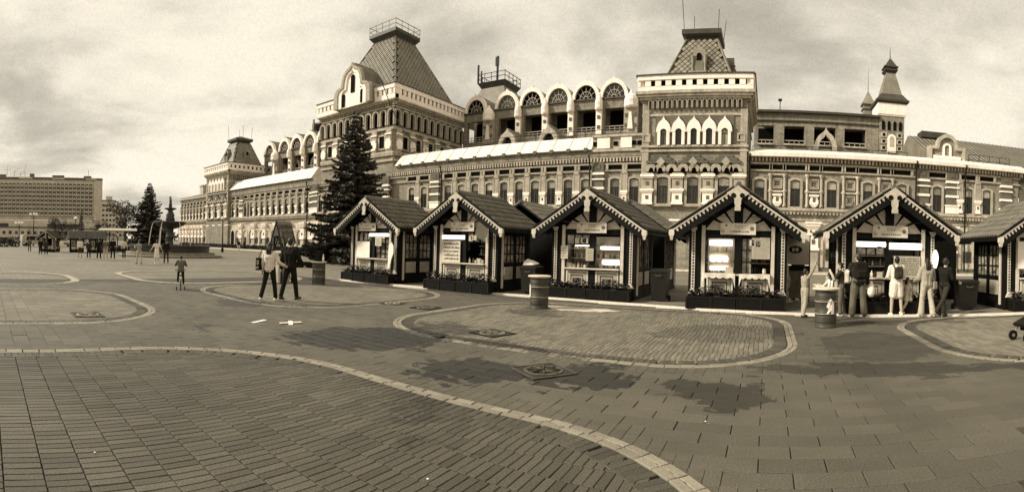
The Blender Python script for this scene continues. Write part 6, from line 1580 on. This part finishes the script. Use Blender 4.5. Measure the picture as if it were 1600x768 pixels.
# pushchair cut by the right edge
t = thing('pushchair', 'black pushchair entering at the right edge of the picture', 'pushchair', (5.45, 9.2, .0), radians(100))
for (x, y) in ((-.24, .36), (.24, .36), (-.27, -.4), (.27, -.4)):
    r = .105 if y > 0 else .14
    w = part('wheel', MB().tube([(x - .025, y, r), (x + .025, y, r)], r, 18), m_iron, t); part('hub', MB().tube([(x - .03, y, r), (x + .03, y, r)], r * .35, 10), m_castlight, w)
for s in (-1, 1): part('frame_tube', MB().tube([(s * .24, .36, .12), (s * .24, .1, .42), (s * .24, -.3, .85), (s * .24, -.52, 1.02)], .015, 6).tube([(s * .27, -.4, .14), (s * .25, .05, .5)], .014, 6), m_castlight, t)
part('handle', MB().tube([(-.24, -.52, 1.02), (.24, -.52, 1.02)], .02, 8), m_iron, t)
o = place('seat', MB().prism([(.36, .3), (.4, .36), (.1, .48), (-.22, .95), (-.3, .92), (-.02, .38)], -.21, .21, 'x').mesh('seat', black), t)
o = place('canopy', MB().prism([(-.3, .95)] + [(-.18 + .33 * cos(radians(a)), .82 + .3 * sin(radians(a))) for a in range(140, -1, -20)] + [(-.18, .8)], -.23, .23, 'x').mesh('canopy', charcoal), t)
part('basket', MB().box(-.2, .2, -.3, .2, .2, .34), black, t)
# slatted panel beyond the right end of the hall
t = thing('slatted_screen', 'chevron slatted timber screen beyond the right end of the hall', 'screen', (31.0, 50.0, 0), 0)
part('backing', MB().box(-3.4, 3, .1, .2, 4.6, 10.4), m_walld, t)
for i in range(8):
    x = -3.3 + i * .62; part('slat', MB().beam((x, 0, 5.2), (x + 2.6, 0, 8.8), .3, .1, (0, 1, 0)), m_stone, t)
for i in range(7):
    z = 5.0 + i * .45; part('slat', MB().beam((3.0, -.1, z), (1.0 - i * .12, -.1, z + 1.9), .24, .1, (0, 1, 0)), m_panel, t)
part('frame', MB().box(-3.5, 3.1, -.05, .2, 4.3, 4.6), m_stone, t); part('post', MB().box(-3.5, -3.2, .1, .3, 0, 4.6), m_stone, t); part('post', MB().box(2.8, 3.1, .1, .3, 0, 4.6), m_stone, t)

# ------------------------------------------------------------------ fountain
FX_, FY_ = -47.0, 18.2
m_bronze = mat('dark bronze', .03, rough=.45, var=.25, scale=4, fine=.2, spec=.5)
t = thing('fountain', 'dark cast iron fountain with a wide bowl on a pedestal and a figure on top', 'fountain', (FX_, FY_, 0)); t.scale = (.8, .8, 1)
m_fst = mat('grey fountain stone', .22, var=.2, scale=2)
part('lower_step', MB().lathe([(6.6, 0), (6.6, .12), (5.9, .14)], 0, 0, 48), m_fst, t); part('middle_step', MB().lathe([(5.7, .12), (5.7, .38), (5.1, .4)], 0, 0, 48), m_fst, t)
part('basin_wall', MB().lathe([(5.0, .36), (5.05, .9), (5.2, .95), (5.2, 1.1), (4.7, 1.1), (4.6, .6)], 0, 0, 48), m_bronze, t)
part('pedestal', MB().lathe([(.9, .4), (.9, .8), (.55, 1.0), (.4, 1.5), (.55, 1.9), (.42, 2.3), (.5, 2.9), (.7, 3.1)], 0, 0, 18), m_bronze, t)
part('bowl', MB().lathe([(.5, 2.7), (1.0, 2.8), (1.7, 3.05), (2.0, 3.3), (2.1, 3.42), (2.0, 3.45), (1.6, 3.35), (.4, 3.3)], 0, 0, 32), m_bronze, t, smooth=True)
part('upper_stem', MB().lathe([(.42, 3.3), (.62, 3.6), (.5, 3.9), (.55, 4.1), (.38, 4.4), (.28, 4.55), (.75, 4.72), (.8, 4.8), (.3, 4.86)], 0, 0, 16), m_bronze, t, smooth=True)
s = MB(); s.lathe([(.2, 4.8), (.22, 5.1), (.14, 5.4), (.19, 5.62), (.08, 5.76)], 0, 0, 10); s.ball((0, 0, 5.88), .12, 8, 6); s.tube([(-.16, 0, 5.6), (-.36, 0, 5.75), (-.38, 0, 6.0)], .05, 6); s.tube([(.16, 0, 5.6), (.34, .0, 5.35)], .05, 6); part('figure', s, m_bronze, t, smooth=True)
m_water = mat('falling water', .75, rough=.2, var=.15, scale=10, fine=.1)
for i in range(6):
    a = i * 2 * pi / 6 + .2; part('water_jet', MB().tube([(cos(a) * (2.05 + .62 * u), sin(a) * (2.05 + .62 * u), 3.35 - 2.6 * u * u) for u in [k / 8 for k in range(9)]], [.025 + .03 * k / 8 for k in range(9)], 6), m_water, t, smooth=True)
o = part('basin_water', MB().lathe([(4.6, .78), (.5, .79)], 0, 0, 32), mat('dark pool water', .05, rough=.08, spec=.6, fine=0), t)
for a, r in (): part('kneeling_figure', MB().lathe([(.35, .9), (.4, 1.2), (.25, 1.7), (.3, 1.9), (.1, 2.1)], r * cos(a), r * sin(a), 10).ball((r * cos(a), r * sin(a), 2.2), .17, 8, 6), m_fst, t, smooth=True)

# ------------------------------------------------------------------ lamps
def lamp_post(x, y, h, label, n=1):
    t = thing('street_lamp', label, 'street lamp', (x, y, 0), 0, 'globe lamps round the square')
    part('pole', MB().lathe([(.2, 0), (.18, .5), (.09, .7), (.06, h - .3), (.1, h - .2), (.05, h - .1)], 0, 0, 10), m_iron, t)
    for i in range(n):
        a = 2 * pi * i / max(n, 1); r = 0 if n == 1 else .65
        if n > 1: part('arm', MB().tube([(0, 0, h - .6), (r * cos(a) * .6, r * sin(a) * .6, h - .5), (r * cos(a), r * sin(a), h - .15)], .03, 5), m_iron, t)
        part('globe', MB().ball((r * cos(a), r * sin(a), h + (.1 if n == 1 else .05)), .26, 12, 8), m_white, t, smooth=True)
lamp_post(-61.0, 31.4, 4.6, 'single globe lamp in front of the hall between the fountain and the doorway'); lamp_post(-89.8, 6.0, 4.0, 'leftmost globe lamp before the hotel', 3); lamp_post(-89.6, 8.6, 5.6, 'tallest globe lamp before the hotel', 3); lamp_post(-88.0, 16.0, 5.0, 'globe lamp beside the dark conifer before the hotel', 2)
# ------------------------------------------------------------------ trees
m_bark = mat('bark', .04, var=.3, scale=6, fine=.3)
m_need = mat('spruce needles', .045, rough=.7, var=.6, scale=1.6, fine=.5, fscale=14)
m_leafd = mat('tree leaves', .05, rough=.7, var=.5, scale=.9, fine=.4, fscale=9)
def spruce(x, y, H, R, label, seed, dens=1.0):
    rn = random.Random(seed); t = thing('spruce_tree', label, 'tree', (x, y, 0), 0, 'spruces round the square')
    part('trunk', MB().tube([(0, 0, 0), (.03, 0, H * .5), (0, .02, H)], [H * .018, H * .011, .012], 8), m_bark, t)
    L = MB(); B = MB(); z = H * .03; gold = 0
    while z < H * .985:
        f = 1 - z / H; reach = R * f ** .85 * rn.uniform(.85, 1.12) + .04
        for k in range(int((5 + 6 * f) * dens + 2)):
            gold += 2.4 + rn.uniform(-.3, .3); a = gold; ln = reach * rn.uniform(.5, 1.18); droop = rn.uniform(.12, .34) * ln; ca, sa = cos(a), sin(a)
            tip = (ca * ln, sa * ln, z - droop + .2 * ln * (1 if f < .4 else .4)); B.tube([(0, 0, z + .05), (ca * ln * .6, sa * ln * .6, z - droop * .7), tip], [.025, .015, .005], 4, False)
            n = max(3, int(ln * 13 * dens))
            for i in range(n):
                u = (i + rn.random()) / n; u = .12 + .88 * u; w = (.16 + .12 * ln * (1 - u * .6)) * rn.uniform(.7, 1.3)
                bz = z - droop * min(1, u * 1.3) + (.2 * ln * (1 if f < .4 else .4)) * max(0, u - .5) * 2
                c = Vector((ca * ln * u, sa * ln * u, bz)); sd_ = rn.choice((-1, 1)); out = Vector((ca * .7 - sa * sd_ * .8, sa * .7 + ca * sd_ * .8, rn.uniform(-.45, .12))).normalized() * w
                q = Vector((-sa * .35 * w * rn.uniform(.3, 1), ca * .35 * w, rn.uniform(-.2, .2) * w)) ; e = Vector((0, 0, rn.uniform(.03, .1) * (1 + ln * .3)))
                L.add([c - q * .6, c + out * .6 - e * .8, c + out * 1.1, c + out * .5 + e + q * .3, c + q * .6 + e * .4], [(0, 1, 2, 3), (0, 3, 4)])
        z += H * rn.uniform(.018, .028)
    o = part('crown', L, m_need, t, split=False); part('branches', B, m_bark, t, kind='stuff')
spruce(-31.8, 28.9, 13.2, 4.3, 'tall dense spruce left of the kiosks in front of the great tower', 3, 1.75)
spruce(-66.3, 22.5, 9.6, 3.6, 'dark spruce standing behind the fountain', 5, 1.5)
spruce(-93.3, 18.1, 6.8, 1.1, 'small slim conifer before the hotel', 8, .7)
def broadleaf(x, y, H, R, label, seed, n=1500, m=None, base=.3):
    rn = random.Random(seed); t = thing('broadleaf_tree', label, 'tree', (x, y, 0), 0, 'broadleaf trees at the edge of the square')
    tr = MB(); tr.tube([(0, 0, 0), (.1, 0, H * .3), (0, .1, H * .7)], [H * .028, H * .02, H * .006], 7); cl = []
    for i in range(9):
        a = i * 2.4; z0 = H * rn.uniform(.25, .5); e = Vector((cos(a) * R * rn.uniform(.35, .8), sin(a) * R * rn.uniform(.35, .8), H * rn.uniform(base + .15, .92))); tr.tube([(0, 0, z0), tuple(e * .55 + Vector((0, 0, z0 * .35))), tuple(e)], [H * .012, H * .007, .01], 5, False); cl.append((e, R * rn.uniform(.28, .5)))
    cl.append((Vector((0, 0, H * .88)), R * .4)); part('trunk', tr, m_bark, t, split=False); L = MB()
    for i in range(n):
        c, r = rn.choice(cl); d = Vector((rn.gauss(0, 1), rn.gauss(0, 1), rn.gauss(0, 1))).normalized() * r * rn.uniform(.5, 1.12); p = c + d; s = rn.uniform(.12, .26) * H / 8
        u = Vector((rn.gauss(0, 1), rn.gauss(0, 1), rn.gauss(0, 1))).normalized(); v = u.orthogonal().normalized(); w = u.cross(v); L.add([p - v * s, p - w * s * .6, p + v * s, p + w * s * .6], [(0, 1, 2, 3)])
    part('crown', L, m or m_leafd, t, split=False)
broadleaf(-96.1, 27.5, 9.2, 3.4, 'tall open crowned tree left of the fountain spruce', 11, 1300); broadleaf(-98.5, 32.5, 5.2, 3.4, 'low bushy tree at the foot of the fountain spruce', 12, 1500, None, .05); broadleaf(-107, 25.5, 5.0, 3.6, 'low bushy tree before the distant apartment block', 13, 1500, None, .05); broadleaf(-109.0, 15.1, 5.6, 2.8, 'round dark tree in front of the hotel', 14, 1500, mat('dark leaves', .03, var=.5, scale=1), .15); broadleaf(-106, 17.0, 4.6, 2.0, 'smaller dark tree beside the round one before the hotel', 15, 1100, MATS['dark leaves'], .15)
for i, (x, y, h) in enumerate(((-112, 21, 3.2), (-114, 10.5, 3.4))): broadleaf(x, y, h, 2.0, ('right' if i == 0 else 'left') + ' low shrub before the hotel podium', 20 + i, 700, MATS['dark leaves'], .1)
# dark clipped hedge along the hall foot and far left
rn = random.Random(9)
def hedge(x0, y0, x1, y1, h, w, label, n):
    L = MB(); l = hypot(x1 - x0, y1 - y0)
    for i in range(n):
        u = rn.random(); o = rn.uniform(-w, w); z = rn.uniform(0.02, h); p = Vector((x0 + (x1 - x0) * u - (y1 - y0) / l * o, y0 + (y1 - y0) * u + (x1 - x0) / l * o, z)); s = rn.uniform(.1, .2)
        a = Vector((rn.gauss(0, 1), rn.gauss(0, 1), rn.gauss(0, 1))).normalized(); v = a.orthogonal().normalized(); q = a.cross(v); L.add([p - v * s, p - q * s * .7, p + v * s, p + q * s * .7], [(0, 1, 2, 3)])
    o = part('hedge', L, m_need, None); tag(o, label, 'hedge')
hedge(-118, 48.6, -66, 48.6, .75, .3, 'low dark hedge along the foot of the hall left of the spruce', 5200); hedge(-80, -14, -79, 5.5, 1.5, .6, 'dark hedge at the far left edge of the square', 2600)

# ------------------------------------------------------------------ distant kiosks, cars, hotel, blocks
for i, (x, y, rz, lab) in enumerate(((-56.6, 7.0, 1.0, 'leftmost of the distant kiosks beyond the square'), (-56.4, 11.25, 2.95, 'distant kiosk with its tiled roof slope towards us, left one'), (-56.0, 13.4, 2.95, 'distant kiosk with its tiled roof slope towards us, right one'))):
    k = kiosk((x, y, 0), rz, 'dark ' + lab, False, 'distant market kiosks at the left', mat('dark weathered tile', .06, var=.2, fine=.2)); k.rotation_euler.z = rz; k.scale = (.64, .64, .64); part('light_tube', MB().tube([(1.2, .8, 2.0), (1.2, 2.0, 2.0)], .07, 6), m_lamp, k)
# arched pergola
t = thing('pergola', 'long pale roofed pergola with curved ribs left of the fountain', 'pergola', (-58.6, 15.9, 0), radians(74))
for i in range(5):
    x = -2 + i * 1.0; part('rib', MB().tube([(x, -1, 0), (x, -1, 1.5), (x, -.7, 2.2), (x, 0, 2.55), (x, 1, 2.6)], .06, 6), m_iron, t)
part('roof', MB().prism([(-1.1, 2.5), (1.2, 2.75), (1.2, 2.85), (-1.1, 2.62)], -2.3, 2.3, 'x'), m_panel, t); part('bench', MB().box(-2.2, 2.2, .2, .8, 0, .5), m_iron, t)
for i in range(3): part('globe', MB().ball((-1.6 + i * 1.6, -.9, 2.05), .14, 8, 6), m_white, t)
def car(x, y, rz, m, label, van=False):
    t = thing('parked_van' if van else 'parked_car', label, 'van' if van else 'car', (x, y, 0), rz, 'vehicles parked beyond the square')
    L = 2.3 if van else 2.1; 
    pr = [(-L, .35), (L, .35), (L, .8), (L - .5, .98), (L - 1.0, 1.75 if van else 1.05), (L - 1.5, 2.0 if van else 1.45), (-L + .6, 2.0 if van else 1.45), (-L + .1, 1.9 if van else .98), (-L, .8)]
    part('body', MB().prism(pr, -.85, .85), m, t)
    for s in (-1, 1):
        part('side_window', MB().prism([(-L + .7, 1.05), (L - 1.05, 1.05), (L - 1.5, 1.7 if van else 1.36), (-L + .9, 1.7 if van else 1.36)], s * .86 - .01, s * .86 + .01), m_glass, t)
        for wx in (-L + .8, L - .85): part('wheel', MB().tube([(wx, s * .72, .32), (wx, s * .9, .32)], .32, 14), m_iron, t)
        part('headlight', MB().box(L - .05, L + .02, s * .65 - .15, s * .65 + .15, .62, .78), m_white, t)
    part('windscreen', MB().add([(L - .96, -.7, 1.1), (L - .96, .7, 1.1), (L - 1.45, .65, 1.9 if van else 1.42), (L - 1.45, -.65, 1.9 if van else 1.42)], [(0, 1, 2, 3)]), m_glass, t)
car(-84.0, 3.0, 1.7, charcoal, 'dark car parked at the far left behind the hedge'); car(-84.7, 8.2, 1.75, m_panel, 'pale van parked among the cars at the far left', True); car(-83.5, 12.6, .3, mat('grey car paint', .2, rough=.3, fine=0), 'grey car parked right of the pale van'); car(-86, -.5, 1.6, charcoal, 'dark car parked at the left edge of the picture')
# hotel
hx, hy = -321.0, 75.8; HD = atan2(.9914, .1305)
t = thing('hotel', 'long slab hotel with rows of balconies and a script sign on its roof', 'building', (hx, hy, 0), HD + pi)
# local x runs to the left of the picture as negative; front at y=0 facing the square
m_hot = mat('grey concrete', .47, var=.15, scale=.2, fine=.25, fscale=1.2); m_hotl = mat('pale concrete', .5, var=.12, scale=.2, fine=.15, fscale=1.5)
t.rotation_euler.z = atan2(.9914, .1305)
hm = MB(); hm.box(-80, 0, 0, 14, 13, 40.5); part('wall', hm, m_hot, t); part('end_wall', MB().box(-5.5, .1, -.5, 14.1, 12.6, 40.2), m_hot, t)
part('roof_band', MB().box(-80, .2, -.6, 14, 38.9, 40.3), m_walld, t)
part('podium', MB().box(-80, 6, -5, 18, 9.8, 12.2), m_hotl, t); part('podium_glass', MB().box(-80, 4, -3, 16, 0, 9.8), m_glass, t)
for x0, x1 in ((-55, -46), (-33, -25), (-11, -4)): part('roof_panel', MB().box(x0, x1, -.75, -.6, 39.3, 40.0), m_trim, t)
wm = MB().box(-1.0, 1.0, -.06, 0, 0, 1.75).mesh('window', m_glass); bm = MB().box(-.62, .62, -.5, -.05, .15, .95).mesh('balcony', m_trim); 
for r in range(8):
    z = 15.2 + r * 2.75
    part('floor_slab', MB().box(-80, -5.6, -.55, 0, z - .62, z - .42), m_walld, t)
    for c in range(27): w = place('window', wm, t, (-7.6 - c * 2.66, 0, z + .2)); place('balcony', bm, w, (0, -.0, -.25))
for x, w, h in ((-70, 6, 1.6), (-48, 3, 2.2), (-33, 8, 1.3), (-12, 5, 1.2)): part('roof_plant', MB().box(x, x + w, 3, 7, 40.9, 40.9 + h), m_walld, t)
part('mast', MB().tube([(-9, 4, 41), (-9, 4, 46)], .12, 5), m_iron, t)
sg = thing('roof_sign', 'white script Hotel sign standing on the hotel roof', 'sign', (hx, hy, 0), t.rotation_euler.z)
def stroke(name, pts, x0, z0, k, r=.2): part(name, MB().tube([(x0 + x * k, .5, z0 + y * k) for x, y in pts], r, 6), m_white, sg, smooth=True)
X0, Z0, K_ = -64.0, 42.2, 5.6
stroke('letter_stem', [(-.1, .42), (.02, .6), (.16, .52), (.36, .95), (.3, 1.12), (.2, 1.0), (.28, .5), (.22, .08), (.05, 0), (-.05, .1)], X0, Z0, K_)
stroke('letter_stem', [(.78, 1.1), (.66, .8), (.6, .4), (.58, .1), (.68, .0), (.82, .12)], X0, Z0, K_); stroke('letter_bar', [(.2, .55), (.4, .5), (.62, .58)], X0, Z0, K_)
stroke('letter_round', [(1.05, .5), (.9, .4), (.88, .15), (1.0, .02), (1.14, .15), (1.14, .4), (1.05, .5), (1.2, .4), (1.3, .42)], X0, Z0, K_)
stroke('letter_stem', [(1.55, 1.05), (1.44, .6), (1.4, .2), (1.48, .02), (1.62, .12)], X0, Z0, K_); stroke('letter_bar', [(1.28, .68), (1.48, .7), (1.72, .72)], X0, Z0, K_)
stroke('letter_round', [(1.72, .25), (1.92, .3), (1.98, .44), (1.88, .5), (1.78, .38), (1.76, .15), (1.88, .02), (2.08, .14)], X0, Z0, K_)
stroke('letter_stem', [(2.1, .15), (2.35, .7), (2.44, 1.05), (2.36, 1.12), (2.28, .9), (2.22, .3), (2.28, .02), (2.45, .1)], X0, Z0, K_)
for x in (-63, -58, -54, -51): part('sign_post', MB().tube([(x, .8, 40.8), (x, .7, 44)], .12, 5), m_iron, sg)
def block(x, y, w, d, h, rz, label, fl, nc, m=None):
    b = thing('apartment_block', label, 'building', (x, y, 0), rz, 'buildings beyond the square'); part('wall', MB().box(-w / 2, w / 2, 0, d, 0, h), m or m_hotl, b); part('roof', MB().box(-w / 2 - .3, w / 2 + .3, -.3, d + .3, h, h + .6), m_walld, b)
    part('roof_plant', MB().box(-w / 5, w / 4, 2, d - 1, h + .6, h + 3), m_hot, b); me = MB().box(-.7, .7, -.08, 0, 0, 1.5).mesh('window', m_glass)
    for r in range(fl):
        for c in range(nc): place('window', me, b, (-w / 2 + w * (c + .5) / nc, 0, 2.5 + r * (h - 3) / fl))
vr = lambda px: atan2(-sin((px - 1200) / 778), cos((px - 1200) / 778))
def at(px, d): a = (px - 1200) / 778; return d * sin(a), d * cos(a)
x, y = at(169, 300); block(x, y, 8.5, 10, 23.5, vr(169), 'tall narrow apartment block right of the hotel', 7, 4)
x, y = at(185, 330); block(x, y, 10, 10, 20, vr(185), 'pale apartment block half hidden behind the trees', 6, 4, m_hot)
x, y = at(40, 230); block(x, y, 40, 8, 5.4, vr(40), 'low pale annex in front of the hotel', 1, 14)
x, y = at(135, 225); block(x, y, 16, 8, 5.0, vr(135), 'low pale annex right of the small conifer', 1, 6)
# far wooded rim of the square
L = MB()
for i in range(9000):
    a = radians(rn.uniform(-150, 60)); d = rn.uniform(345, 380); h = 7 + 3 * sin(a * 23) + 2 * sin(a * 61); p = Vector((d * sin(a), d * cos(a), rn.uniform(0, 1) ** .7 * h)); s = rn.uniform(.8, 1.8)
    u = Vector((rn.gauss(0, 1), rn.gauss(0, 1), rn.gauss(0, 1))).normalized(); v = u.orthogonal().normalized(); w = u.cross(v); L.add([p - v * s, p - w * s * .7, p + v * s, p + w * s * .7], [(0, 1, 2, 3)])
o = part('distant_trees', L, m_leafd, None); tag(o, 'far wooded rim beyond the square', kind='stuff')
